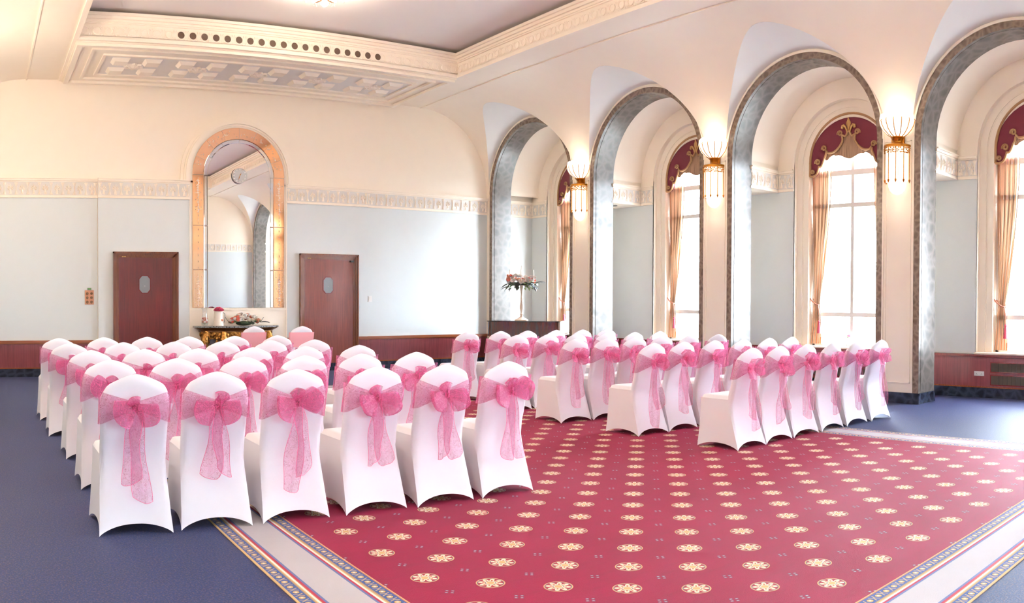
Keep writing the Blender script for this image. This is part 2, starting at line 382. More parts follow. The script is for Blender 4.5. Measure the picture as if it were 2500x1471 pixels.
def gilt():
    t = NT('aged_gilt_carving'); p = t.pos(); n = t.noise(22, 4, .6, p)
    t.set(**{'Base Color': t.ramp(n.outputs[0], [(.35, lin(70, 44, 18)), (.55, lin(190, 132, 60)), (.75, lin(232, 190, 120))]), 'Metallic': .75, 'Roughness': .35}); t.bump(n.outputs[0], .5, .01); return t.m
MAT['gilt'] = gilt()
MAT['giltdark'] = plain('dark_gilt_moulding', lin(112, 72, 36), .35, .5, var=.2, scale=20)

# ------------------------------------------------------------------ structure: floor, carpet
struct(MB().box(-1.6, 12.6, BE-.1, BW+.1, -.06, 0).build('floor', MAT['bluecarpet']))
tag(MB().box(CX0, CX1, CY0, CY1, 0, .004).build('patterned_carpet', MAT['redcarpet']), 'large crimson carpet with cream medallions and a grey and blue border', 'carpet')
struct(MB().box(12.6, 60, -40, 60, -1.2, -1.0).build('floor_outside', plain('pale_paving_outside', lin(200, 198, 192), .9, var=.05)))

# ------------------------------------------------------------------ profile functions
def cove_z(a):                                # cove height over a in [CA, AP]
    x = (a-CA)/(AP-CA)
    x = max(0.0, min(1.0, x))
    return ZS + (ZSOF-ZS)*math.sqrt(max(0.0, 1-x**2.05))
def lun_z(a, q): return ZS + q*(RL + RISE*(AP-a))
def cove_a_for(q):                            # where the lunette generator (sin = q) meets the cove
    lo, hi = CA, AP
    if q <= 1e-6: return AP
    for _ in range(50):
        m = (lo+hi)/2
        if cove_z(m) > lun_z(m, q): lo = m
        else: hi = m
    return (lo+hi)/2
def SX(a, s): return AC + s*(a-AC)

# ------------------------------------------------------------------ arcade, one side at a time
FR_PIECES = []                                # (origin, direction, normal, length) of frieze fields, filled below
def arcade(s, root):
    X = lambda a: SX(a, s)
    wall = MB(); 
    piers = [(BF[k], BF[k]+PW) for k in range(1, 5)] + [(BF[0], BW), (BE, BF[4]-2*R0)]
    for (b0, b1) in piers:
        wall.box(X(AP), X(AR), b0+.012, b1-.012 if b1 < BW-.01 else b1, .15, ZS)
    wall.build('pier_plaster', MAT['cream'], root)
    # spandrel rings above the arches, up to the lunette edge
    n = 32
    ring = MB()
    for bc in BC:
        for r0, r1, a0 in ((R0+STRIP, RL, AP),):
            P = []
            for i in range(n+1):
                t = PI*i/n; P.append([(X(AP), bc+r*math.cos(t), ZS+r*math.sin(t)) for r in (r0, RL)])
            ring.grid(P)
        # slim cream bead round the marble
        P = []
        for i in range(n+1):
            t = PI*i/n
            P.append([(X(AP-d), bc+r*math.cos(t), ZS+r*math.sin(t)) for r, d in ((R0+STRIP, 0), (R0+STRIP, .03), (R0+STRIP+.022, .03), (R0+STRIP+.022, 0))])
        ring.grid(P)
    ring.build('arch_spandrel', MAT['cream2'], root, True, 30)
    # bay vaults behind the arches
    bay = MB()
    for bc in BC:
        P = [[(X(a), bc+(R0+.004)*math.cos(PI*i/n), ZS+(R0+.004)*math.sin(PI*i/n)) for a in (AR-.02, AW+.02)] for i in range(n+1)]
        bay.grid(P)
    bay.build('bay_vault', MAT['cream'], root, True)
    # cove between the lunettes
    cv = MB(); m = 30
    edges = [BW] + BC + [BE]
    for k in range(len(edges)-1):
        hi_, lo_ = edges[k], edges[k+1]       # decreasing b
        P = []; apk = cove_a_for(1.0)
        al = sorted([CA + (AP-CA)*math.sin(.5*PI*i/m) for i in range(m+1)] + [apk] + [apk+d for d in (.002, .008, .02, .04)])
        for a in al:
            z = cove_z(a)
            q = (z-ZS)/(RL+RISE*(AP-a)); w = RL*math.sqrt(max(0.0, 1-q*q)) if (q < 1 and a > apk+1e-6) else 0.0
            b1 = hi_ if k == 0 else hi_-w; b0 = lo_ if k == len(edges)-2 else lo_+w
            P.append([(X(a), b1+(b0-b1)*j/6, z) for j in range(7)])
        cv.grid(P)
    cv.build('cove_vault', MAT['cream'], root, True, 60)
    # lunettes
    lu = MB()
    for bc in BC:
        P = []
        for i in range(49):
            t = PI*i/48; q = math.sin(t); a1 = cove_a_for(q); row = []
            for j in range(7):
                a = AP+(a1-AP)*j/6; row.append((X(a), bc+RL*math.cos(t), lun_z(a, q)))
            P.append(row)
        lu.grid(P)
    lu.build('lunette', MAT['lunette'], root, True, 60)
    # marble: reveals and face surrounds, one pair for every arch
    for bc in BC:
        def path(r):
            return [(bc+r, .15)]+[(bc+r, .15+(ZS-.15)*i/4) for i in range(1, 4)]+[(bc+r*math.cos(PI*i/n), ZS+r*math.sin(PI*i/n)) for i in range(n+1)]+[(bc-r, .15+(ZS-.15)*i/4) for i in range(3, 0, -1)]+[(bc-r, .15)]
        rv = MB()
        p0, p1, p2 = path(R0), path(R0+.012), path(R0+STRIP)
        prof = [(AP-.015, p0), (AP+.045, p0), (AP+.045, p1), (AP+.055, p1), (AP+.055, p0), (AR, p0), (AR, path(R0+.03))]
        rv.grid([[(X(a), pp[i][0], pp[i][1]) for a, pp in prof] for i in range(len(p0))])
        rv.build('marble_reveal', MAT['marble'], root, True, 30)
        st = MB(); st.grid([[(X(a), pp[i][0], pp[i][1]) for a, pp in ((AP, p2), (AP-.015, p2), (AP-.015, p0))] for i in range(len(p0))])
        st.build('marble_surround', MAT['marbledark'], root, True, 30)
    # thin panel moulding on the pier faces
    for (b0, b1) in piers[:4]:
        mo = MB(); i0, i1 = b0+STRIP+.05, b1-STRIP-.05
        for (p, q2, r, t2) in ((i0, i0+.014, .28, ZS-.05), (i1-.014, i1, .28, ZS-.05), (i0, i1, .28, .294), (i0, i1, ZS-.064, ZS-.05)):
            mo.box(X(AP-.012), X(AP+.01), p, q2, r, t2)
        for bb in (b0+STRIP+.012, b1-STRIP-.012):
            mo.box(X(AP-.02), X(AP+.01), bb-.011, bb+.011, .15, ZS)
        mo.build('pier_panel_moulding', MAT['cream2'], root)
    return piers

wall_r = struct(MB().box(AR-.001, AR, 1.9, 1.91, 5.2, 5.21).build('wall_right', MAT['cream']))
PIERS = arcade(1, wall_r)
wall_l = struct(MB().box(SX(AR+.02, -1), SX(AR+.10, -1), BE, BW, 0, 5.6).build('wall_left', MAT['bluewall']))
arcade(-1, wall_l)

# cross beams behind the piers, with the room's frieze
wb = MB(); beamspans = [(BF[k]+.002, BF[k]+PW-.002) for k in range(1, 5)] + [(BE, BF[4]-2*R0-.002)]
for (b0, b1) in beamspans: wb.box(AR-.03, AW, b0+.02, b1-.02, ZF0, ZS+.02)
wb.build('cross_beam', MAT['cream'], wall_r)

# ------------------------------------------------------------------ window wall with recesses
def arch_pts(bc, r, zs, z0, n=24):
    return [(bc+r, z0)]+[(bc+r*math.cos(PI*i/n), zs+r*math.sin(PI*i/n)) for i in range(n+1)]+[(bc-r, z0)]
ZSILL = .66; RREC = 1.0; RWIN = .78; ZWIN = 3.66
ow = struct(MB().box(AW, AW+.02, BE, BW, 0, ZSILL-.01).build('wall_outer', MAT['cream']))
blue = MB(); creamw = MB()
edges = [BW]+[e for bc in BC for e in (bc+RREC, bc-RREC)]+[BE]
for k in range(0, len(edges), 2):
    blue.box(AW, AW+.02, edges[k+1], edges[k], ZSILL-.02, ZF0+.01)
    creamw.box(AW, AW+.02, edges[k+1], edges[k], ZF0, ZS)
n = 24
for bc in BC:                                 # wall above the recess arch, and the recess itself
    P = [[(AW, bc+RREC*math.cos(PI*i/n), ZS+RREC*math.sin(PI*i/n)), (AW, bc+1.6*math.cos(PI*i/n), ZS+1.6*math.sin(PI*i/n))] for i in range(n+1)]
    creamw.grid(P)
    pr, pw = arch_pts(bc, RREC, ZS, ZSILL), arch_pts(bc, RWIN, ZWIN, ZSILL)
    pm, pm2 = arch_pts(bc, RREC-.11, ZS-.01, ZSILL), arch_pts(bc, RREC-.125, ZS-.012, ZSILL)
    creamw.grid([[(AW, *pr[i]), (AG-.05, *pr[i]), (AG-.05, *pm[i]), (AG-.035, *pm[i]), (AG-.035, *pm2[i]), (AG-.03, *pm2[i]), (AG-.03, *pw[i]), (AG+.22, *pw[i])] for i in range(len(pr))])
creamw.build('recess_plaster', MAT['cream'], ow, True, 30)
blue.build('wall_panel', MAT['bluewall'], ow)
# dado on the window wall
dado = MB().box(AW-.035, AW+.01, BE, BW, .15, ZSILL-.045).build('dado_panelling', MAT['mahogwain'], ow)
MB().box(AW-.06, AW+.01, BE, BW, ZSILL-.05, ZSILL-.012).build('dado_rail', MAT['mahog'], ow)
MB().box(AW-.05, AW+.01, BE, BW, .15, .168).build('dado_foot_bead', MAT['mahoglight'], ow)
for bc in BC:
    MB().box(AW-.07, AG+.24, bc-RREC+.004, bc+RREC-.004, ZSILL-.012, ZSILL+.012).build('window_sill', MAT['ivorymetal'], ow)
    g0, g1 = bc-.82, bc+.72                   # radiator case below the window
    MB().box(AW-.05, AW-.03, g0-.06, g1+.06, .17, .60).box(AW-.05, AW-.03, g0-.065, g0-.06, .17, .61).build('radiator_case', MAT['mahogwain'], ow)
    for (z0, z1) in ((.205, .335), (.395, .522)):
        fr = MB(); fr.box(AW-.062, AW-.045, g0, g1, z1, z1+.014).box(AW-.062, AW-.045, g0, g1, z0-.014, z0).box(AW-.062, AW-.045, g0-.014, g0, z0-.014, z1+.014).box(AW-.062, AW-.045, g1, g1+.014, z0-.014, z1+.014)
        gr = MB().box(AW-.056, AW-.05, g0, g1, z0, z1).build('grille', plain('olive_grille', lin(76, 62, 50), .6, var=.1), ow)
        fr.build('grille_frame', MAT['mahog'], ow)
        sl = MB()
        nb = int((g1-g0)/.07)
        for k in range(nb): sl.box(AW-.06, AW-.055, g0+.02+.07*k, g0+.026+.07*k, z0, z1)
        o = sl.build('grille_bars', MAT['darkmetal'], gr); o['kind'] = 'stuff'

# skirting of black marble
struct(MB().box(SX(AP, -1), AP, BW-.025, BW, 0, .15).build('baseboard_back', MAT['blackstone']))
struct(MB().box(AW-.05, AW, BE, BW, 0, .15).build('baseboard_outer', MAT['blackstone']))
bp = MB()
for (b0, b1) in PIERS: bp.box(AP-.02, AR+.01, b0-.01, min(b1+.01, BW), 0, .15)
struct(bp.build('baseboard_right', MAT['blackstone']))

# ------------------------------------------------------------------ windows
def window(idx, bc):
    root = struct(MB().box(12.02, 12.08, bc-.80, bc-.735, ZSILL, ZWIN).box(12.02, 12.08, bc+.735, bc+.80, ZSILL, ZWIN).box(12.02, 12.08, bc-.80, bc+.80, ZSILL, ZSILL+.05).build('window_%d' % idx, MAT['white']))
    MB().box(12.015, 12.075, bc-.03, bc+.03, ZSILL+.05, 4.4).build('mullion', MAT['white'], root)
    for z, h in ((1.20, .07), (3.02, .07), (3.56, .09)):
        MB().box(12.01, 12.075, bc-.74, bc+.74, z-h/2, z+h/2).build('transom', MAT['white'], root)
    n = 16; P = [[(12.02+d, bc+r*math.cos(PI*i/n), ZWIN+r*math.sin(PI*i/n)) for (r, d) in ((.80, 0), (.735, 0), (.735, .06), (.80, .06))] for i in range(n+1)]
    MB().grid(P, close_v=True).build('arched_head', MAT['white'], root)
    zs = [ZSILL+.05, 1.165, 1.235, 2.985, 3.055, 3.515, 3.605]
    for s in (-1, 1):
        for z0, z1 in ((zs[0], zs[1]), (zs[2], zs[3]), (zs[4], zs[5])):
            MB().box(12.045, 12.051, bc+s*.03, bc+s*.735, z0, z1).build('pane', MAT['pane'], root)
        t0, t1 = (0, PI/2) if s > 0 else (PI/2, PI)
        poly = [(bc+s*.03, 3.605), (bc+s*.735, 3.605)] + [(bc+s*.735*math.sin(PI/2*(1-i/10)), ZWIN+.735*math.sin(PI/2*i/10)) for i in range(11)]
        poly[-1] = (bc+s*.03, ZWIN+.735)
        MB().prism(poly, lambda u, v: (12.045, u, v), lambda u, v: (12.051, u, v)).build('pane', MAT['pane'], root)
    pl = bpy.data.lights.new('daylight_portal', 'AREA'); pl.shape = 'RECTANGLE'; pl.size = 1.6; pl.size_y = 3.9; pl.cycles.is_portal = True
    o = bpy.data.objects.new('daylight_portal', pl); C.objects.link(o); o.location = (12.16, bc, ZSILL+1.9); o.rotation_euler = (PI/2, 0, PI/2)
    return root
for i, bc in enumerate(BC): window(i+1, bc)
# outer shell so that daylight comes in only through the windows
sh = MB()
sh.box(12.09, 12.3, BE-.2, BW+.2, -.1, ZSILL)
edges = [BW+.2]+[e for bc in BC for e in (bc+RWIN, bc-RWIN)]+[BE-.2]
for k in range(0, len(edges), 2): sh.box(12.09, 12.3, edges[k+1], edges[k], ZSILL, 6.5)
for bc in BC: sh.grid([[(12.1, bc+RWIN*math.cos(PI*i/n), ZWIN+RWIN*math.sin(PI*i/n)), (12.1, bc+RWIN*1.001*math.cos(PI*i/n), 6.5)] for i in range(n+1)])
sh.box(-1.7, EW0, BE-.2, BE-.1, -.1, 6.6).box(EW1, 12.3, BE-.2, BE-.1, -.1, 6.6).box(EW0, EW1, BE-.2, BE-.1, -.1, EZ0).box(EW0, EW1, BE-.2, BE-.1, EZ1, 6.6); sh.box(-1.7, 12.3, BW+.1, BW+.2, -.1, 6.6); sh.box(-1.75, -1.65, BE-.2, BW+.2, -.1, 6.6); sh.box(-1.7, 12.3, BE-.2, BW+.2, 6.55, 6.6)
struct(sh.build('wall_shell', plain('outer_masonry', lin(190, 180, 168), .8)))

# ------------------------------------------------------------------ mirror wall
PB0, PB1, PROUD = 2.13, 7.55, .06              # projecting middle part of the wall
wall_b = struct(MB().box(SX(AP, -1)-.1, AW+.05, BW, BW+.05, 0, 5.6).build('wall_back', MAT['cream']))
pj = MB().box(PB0, PB1, BW-PROUD, BW+.01, .0, ZF1-.005)
pj.prism([(4.83+1.0*math.cos(PI*i/36), 3.75+1.0*math.sin(PI*i/36)) for i in range(37)]+[(3.83, 3.6), (5.83, 3.6)], lambda u, v: (u, BW-PROUD, v), lambda u, v: (u, BW+.01, v))
pj.build('projecting_bay', MAT['cream'], wall_b)
BP = BW-PROUD
bl = MB().box(SX(AP, -1), PB0-.002, BW-.004, BW+.01, ZSILL-.02, ZF0+.01).box(PB1+.002, AW, BW-.004, BW+.01, ZSILL-.02, ZF0+.01)
bl.box(PB0, 3.865, BP-.004, BP+.01, ZSILL-.02, ZF0+.01).box(5.795, PB1, BP-.004, BP+.01, ZSILL-.02, ZF0+.01)
bl.build('wall_panel', MAT['bluewall'], wall_b)
D1, D2 = (2.404, 3.631), (6.063, 7.324)
for (x0, x1, y) in ((SX(AP, -1), PB0, BW), (PB0, D1[0], BP), (D1[1], 3.87, BP), (5.80, D2[0], BP), (D2[1], PB1, BP), (PB1, AW, BW)):
    MB().box(x0, x1, y-.02, y, .15, .62).build('wainscot_panel', MAT['mahogwain'], wall_b)
    MB().box(x0, x1, y-.045, y, .615, .665).box(x0, x1, y-.03, y, .60, .615).box(x0, x1, y-.035, y, .15, .172).build('wainscot_rail', MAT['mahoglight'], wall_b)
struct(MB().box(PB0, 3.87, BP-.028, BP+.02, 0, .15).box(5.80, PB1, BP-.028, BP+.02, 0, .15).build('baseboard_middle', MAT['blackstone']))
def holed(y0, y1, z0, z1, x0, x1):
    return MB().box(x0, EW0, y0, y1, z0, z1).box(EW1, x1, y0, y1, z0, z1).box(EW0, EW1, y0, y1, z0, EZ0).box(EW0, EW1, y0, y1, EZ1, z1)
wall_f = struct(holed(BE-.05, BE, 0, 5.6, SX(AP, -1)-.1, AW+.05).build('wall_front', MAT['cream']))
holed(BE, BE+.004, ZSILL, ZF0, SX(AP, -1), AP).build('wall_panel', MAT['bluewall'], wall_f)
w6 = struct(MB().box(EW0, EW0+.06, BE-.15, BE-.09, EZ0, EZ1).box(EW1-.06, EW1, BE-.15, BE-.09, EZ0, EZ1).box(EW0, EW1, BE-.15, BE-.09, EZ0, EZ0+.06).box(EW0, EW1, BE-.15, BE-.09, EZ1-.06, EZ1).build('window_6', MAT['white']))  # added window, out of view, brings cool daylight onto the chair backs
MB().box((EW0+EW1)/2-.02, (EW0+EW1)/2+.02, BE-.15, BE-.09, EZ0, EZ1).build('mullion', MAT['white'], w6)
for q in (0, 1): MB().box(EW0+.06+q*.36, EW0+.38+q*.36, BE-.125, BE-.12, EZ0+.06, EZ1-.06).build('pane', MAT['pane'], w6)
pl = bpy.data.lights.new('daylight_portal', 'AREA'); pl.shape = 'RECTANGLE'; pl.size = EW1-EW0; pl.size_y = EZ1-EZ0; pl.cycles.is_portal = True
o = bpy.data.objects.new('daylight_portal', pl); C.objects.link(o); o.location = ((EW0+EW1)/2, BE-.16, (EZ0+EZ1)/2); o.rotation_euler = (PI/2, 0, PI)
MB().box(SX(AP, -1), AP, BE, BE+.03, .0, ZSILL).build('wainscot_panel', MAT['mahogwain'], wall_f)

# ------------------------------------------------------------------ frieze: mouldings, ground, palmettes and spools
def palmette_mesh():
    mb = MB()
    for ang, ln in ((-78, .055), (-52, .075), (-26, .095), (0, .112), (26, .095), (52, .075), (78, .055)):
        a = math.radians(ang); d = (math.sin(a), math.cos(a)); p = (-d[1], d[0])
        w = .013
        pts = [(d[0]*.02, d[1]*.02), (d[0]*ln*.7+p[0]*w, d[1]*ln*.7+p[1]*w), (d[0]*ln*1.12, d[1]*ln*1.12), (d[0]*ln*.7-p[0]*w, d[1]*ln*.7-p[1]*w)]
        vs = [(u, 0, v-.03) for u, v in pts]+[(d[0]*ln*.65, -.02, d[1]*ln*.65-.03)]
        mb.add(vs, [(0, 1, 4), (1, 2, 4), (2, 3, 4), (3, 0, 4)])
    mb.add([(-.028, 0, -.11), (.028, 0, -.11), (.014, 0, -.01), (-.014, 0, -.01), (0, -.018, -.07)], [(0, 1, 4), (1, 2, 4), (2, 3, 4), (3, 0, 4)])
    return mb.mesh('palmette')
def spool_mesh():
    mb = MB(); prof = [(.036, -.12), (.03, -.105), (.012, -.05), (.010, 0), (.012, .05), (.03, .1), (.04, .12)]
    mb.grid([[(-w, 0, z), (0, -.02, z), (w, 0, z)] for w, z in prof]); return mb.mesh('spool')
PAL, SPO = palmette_mesh(), spool_mesh()
for m_ in (PAL, SPO): m_.materials.append(MAT['cream2'])
frieze_n = [0]
def frieze(root, p0, p1, nx, ny, zb=ZF0, zt=ZF1, motifs=True):
    """straight run of frieze from p0 to p1 (plan), facing (nx, ny)"""
    L = math.hypot(p1[0]-p0[0], p1[1]-p0[1]); ux, uy = (p1[0]-p0[0])/L, (p1[1]-p0[1])/L
    def bar(z0, z1, d, mat, name):
        mb = MB()
        q = [(p0[0], p0[1]), (p1[0], p1[1]), (p1[0]+nx*d, p1[1]+ny*d), (p0[0]+nx*d, p0[1]+ny*d)]
        mb.prism(q, lambda u, v: (u, v, z0), lambda u, v: (u, v, z1)); return mb.build(name, mat, root)
    bar(zb+.04, zt-.06, .012, MAT['friezebg'], 'frieze_ground')
    mb = MB()
    for z0, z1, d in ((zb, zb+.03, .03), (zb+.03, zb+.045, .02), (zt-.075, zt-.055, .02), (zt-.055, zt-.02, .045), (zt-.02, zt, .065)):
        q = [(p0[0], p0[1]), (p1[0], p1[1]), (p1[0]+nx*d, p1[1]+ny*d), (p0[0]+nx*d, p0[1]+ny*d)]
        mb.prism(q, lambda u, v: (u, v, z0), lambda u, v: (u, v, z1))
    mb.build('frieze_moulding', MAT['cream2'], root)
    if not motifs: return
    n = max(1, round(L/.22)); step = L/n; rz = math.atan2(ny, nx)+PI/2
    zc = (zb+.045+zt-.075)/2
    for i in range(n):
        t = step*(i+.5); link('palmette', PAL, root, (p0[0]+ux*t+nx*.012, p0[1]+uy*t+ny*.012, zc), (0, 0, rz), (.95, 1, .93))
    for i in range(n+1):
        t = min(max(step*i, .04), L-.04); link('spool', SPO, root, (p0[0]+ux*t+nx*.012, p0[1]+uy*t+ny*.012, zc), (0, 0, rz), (.95, 1, .93))
T1 = struct(MB().box(SX(AP, -1), AP, BW, BW+.02, ZF0+.1, ZF1-.1).build('trim_1', MAT['friezebg']))
frieze(T1, (SX(AP, -1), BW), (PB0, BW), 0, -1); frieze(T1, (PB0, BP), (3.865, BP), 0, -1); frieze(T1, (5.795, BP), (PB1, BP), 0, -1); frieze(T1, (PB1, BW), (AP, BW), 0, -1); frieze(T1, (AR-.03, BW), (AW, BW), 0, -1)
T2 = struct(MB().box(AW, AW+.02, BF[0], BW, ZF0+.1, ZF1-.1).build('trim_2', MAT['friezebg']))
for k, (b0, b1) in enumerate(beamspans):
    near = b0 if b0 > BE+.01 else None
    vis = k in (0, 1, 2, 4)
    if near is not None: frieze(T2, (AR-.03, b0+.018), (AW, b0+.018), 0, -1, motifs=True)
    if b1 < BW-.01: frieze(T2, (AW, b1-.018), (AR-.03, b1-.018), 0, 1, motifs=False)
for bc in BC:
    far_end = bc+R0+.02 if bc < BC[0] else BW; frieze(T2, (AW, far_end), (AW, bc+RREC), -1, 0)
    frieze(T2, (AW, bc-RREC), (AW, bc-R0-.02), -1, 0)
T3 = struct(MB().box(SX(AP, -1), AP, BE-.02, BE, ZF0+.1, ZF1-.1).build('trim_3', MAT['friezebg']))
frieze(T3, (AP, BE), (SX(AP, -1), BE), 0, 1)

# ------------------------------------------------------------------ ceiling: well, cornices, soffits, coffers
WX0, WX1, WY0, WY1 = 1.47, 8.17, 1.48, 13.0
ZC, ZTOP = 5.88, 5.81
ceil = struct(MB().box(WX0-1.3, WX1+1.3, WY0-1.3, WY1+1.3, ZC, ZC+.05).build('ceiling', MAT['ceil']))
sof = MB()
sof.box(SX(CA, -1), WX0, BE, BW, ZSOF, ZSOF+.05).box(WX1, CA, BE, BW, ZSOF, ZSOF+.05).box(WX0, WX1, WY1, BW, ZSOF, ZSOF+.05).box(WX0, WX1, BE, WY0, ZSOF, ZSOF+.05)
sof.build('soffit', MAT['cream'], ceil)
fas = MB()
ZFB = ZSOF+.02
fas.box(WX0-.14, WX0, WY0-.14, WY1+.14, ZFB, ZTOP).box(WX1, WX1+.14, WY0-.14, WY1+.14, ZFB, ZTOP).box(WX0, WX1, WY1, WY1+.14, ZFB, ZTOP).box(WX0, WX1, WY0-.14, WY0, ZFB, ZTOP)
fas.build('fascia', MAT['cream2'], ceil)
# mouldings of the cornice, on all four sides of the well
def ringbars(z0, z1, d, mb):
    mb.box(WX0, WX0+d, WY0+d, WY1-d, z0, z1).box(WX1-d, WX1, WY0+d, WY1-d, z0, z1).box(WX0, WX1, WY1-d, WY1, z0, z1).box(WX0, WX1, WY0, WY0+d, z0, z1)
co = MB()
for z0, z1, d in ((5.665, 5.685, .03), (5.685, 5.72, .05), (5.72, 5.765, .085), (5.765, 5.81, .12), (5.435, 5.455, .02), (5.455, 5.47, .012), (5.40, 5.435, .03)): ringbars(z0, z1, d, co)
co.build('cornice_moulding', MAT['cream2'], ceil)
# guilloche roundels and the round air nozzles
rd = MB()
rd.lathe([(.062, 0), (.062, .014), (.05, .018), (.046, .008), (.0, .012)], 14)
ROUND = rd.mesh('roundel', True, 40); ROUND.materials.append(MAT['cream2'])
lf = MB()
for sgn in (-1, 1):
    for a in (-50, -20, 20, 50):
        t = math.radians(a); d = (math.sin(t), math.cos(t)*sgn); p = (-d[1], d[0])
        lf.add([(d[0]*.02, d[1]*.03, 0), (d[0]*.06+p[0]*.012, d[1]*.065+p[1]*.008, .004), (d[0]*.075, d[1]*.085, 0), (d[0]*.06-p[0]*.012, d[1]*.065-p[1]*.008, .004), (d[0]*.055, d[1]*.06, .012)], [(0, 1, 4), (1, 2, 4), (2, 3, 4), (3, 0, 4)])
LEAFR = lf.mesh('roundel_leaf'); LEAFR.materials.append(MAT['cream2'])
nz = MB(); nz.lathe([(.066, 0), (.066, .012), (.056, .014), (.056, -.0), ], 16); NOZ = nz.mesh('nozzle_ring', True, 40); NOZ.materials.append(MAT['cream2'])
nd = MB(); nd.lathe([(.0, .004), (.057, .004)], 16); NOZD = nd.mesh('nozzle_mesh'); NOZD.materials.append(MAT['vent'])
ZR = 5.555
P_ = .1906; x0 = 3.121
k0 = -int((x0-WX0-.08)/P_); 
for k in range(k0, 60):
    x = x0+P_*k
    if x > WX1-.06: break
    if 0 <= k <= 18:
        o = link('air_nozzle', NOZ, ceil, (x, WY1, ZR), (PI/2, 0, 0)); link('nozzle_mesh', NOZD, o)
    else: link('roundel', ROUND, ceil, (x, WY1, ZR), (PI/2, 0, 0))
    link('leaf_ornament', LEAFR, ceil, (x+P_/2, WY1, ZR), (PI/2, 0, 0))
b = WY1-.1
while b > WY0+.1:
    link('roundel', ROUND, ceil, (WX1, b, ZR), (PI/2, 0, -PI/2)); link('leaf_ornament', LEAFR, ceil, (WX1, b-P_/2, ZR), (PI/2, 0, -PI/2)); b -= P_
# back soffit panel with coffers
MB().box(WX0, WX1, WY1+.04, BW, 5.385, ZSOF).build('coffer_slab', MAT['cream'], ceil)
sm = MB()
def frame(mb, x0, x1, y0, y1, w, z0, z1): mb.box(x0, x1, y0, y0+w, z0, z1).box(x0, x1, y1-w, y1, z0, z1).box(x0, x0+w, y0+w, y1-w, z0, z1).box(x1-w, x1, y0+w, y1-w, z0, z1)
frame(sm, WX0+.02, WX1-.02, WY1+.06, BW-PROUD, .09, 5.34, 5.386); frame(sm, 1.76, 7.88, 13.29, 15.12, .05, 5.35, 5.386); frame(sm, 1.98, 7.66, 13.60, 14.85, .05, 5.355, 5.386)
sm.build('soffit_moulding', MAT['cream2'], ceil)
MB().box(2.02, 7.62, 13.64, 14.81, 5.38, 5.386).build('coffer_ground', MAT['coffer'], ceil)
pad = MB(); hs = .15
pad.add([(-hs, -hs, 0), (hs, -hs, 0), (hs, hs, 0), (-hs, hs, 0), (-hs+.04, -hs+.04, -.055), (hs-.04, -hs+.04, -.055), (hs-.04, hs-.04, -.055), (-hs+.04, hs-.04, -.055)], [(4, 5, 6, 7), (0, 1, 5, 4), (1, 2, 6, 5), (2, 3, 7, 6), (3, 0, 4, 7)])
PAD = pad.mesh('coffer_pad'); PAD.materials.append(MAT['cream2'])
ro = MB(); 
P = []
for i in range(33):
    t = 2*PI*i/32; f = 1+.16*math.cos(8*t); P.append([(r*f*math.cos(t), r*f*math.sin(t), z) for r, z in ((.15, 0), (.14, -.03), (.09, -.02), (.06, -.045), (0.001, -.05))])
ro.grid(P); ROS = ro.mesh('rosette', True, 50); ROS.materials.append(MAT['cream2'])
for i in range(5):
    cx = 2.02+5.6*(i+.5)/5; cyy = 14.225
    for dx in (-.27, .27):
        for dy in (-.29, .29): link('coffer_pad', PAD, ceil, (cx+dx, cyy+dy, 5.38), (0, 0, 0), (1.0, 1.05, 1))
    link('rosette', ROS, ceil, (cx, cyy, 5.38))
# thin bead along the side soffits
be = MB()
for s in (1, -1): be.box(SX(CA-.012, s), SX(CA+.012, s), BE, BW, ZSOF-.02, ZSOF+.01); be.box(SX(WX1+.0, s), SX(WX1+.05, s), BE, BW, ZSOF-.028, ZSOF+.01)
be.build('soffit_bead', MAT['cream2'], ceil)

# downlights below the cross beams
for k in (1, 2, 3):
    b0, b1 = beamspans[k-1][0], beamspans[k-1][1]
    names = {1: 'farthest', 2: 'middle', 3: 'nearest'}
    o = MB().lathe([(.09, 0), (.09, -.012), (.07, -.016), (.065, -.004)], 18).build('recessed_downlight', MAT['grey'], None, True, 40, (11.30, (b0+b1)/2, ZF0))
    MB().lathe([(0, -.004), (.066, -.004)], 18).build('downlight_lens', MAT['darkmetal'], o)
    tag(o, 'round recessed downlight under the %s cross beam beside the windows' % names[k], 'downlight', 'aisle downlights')

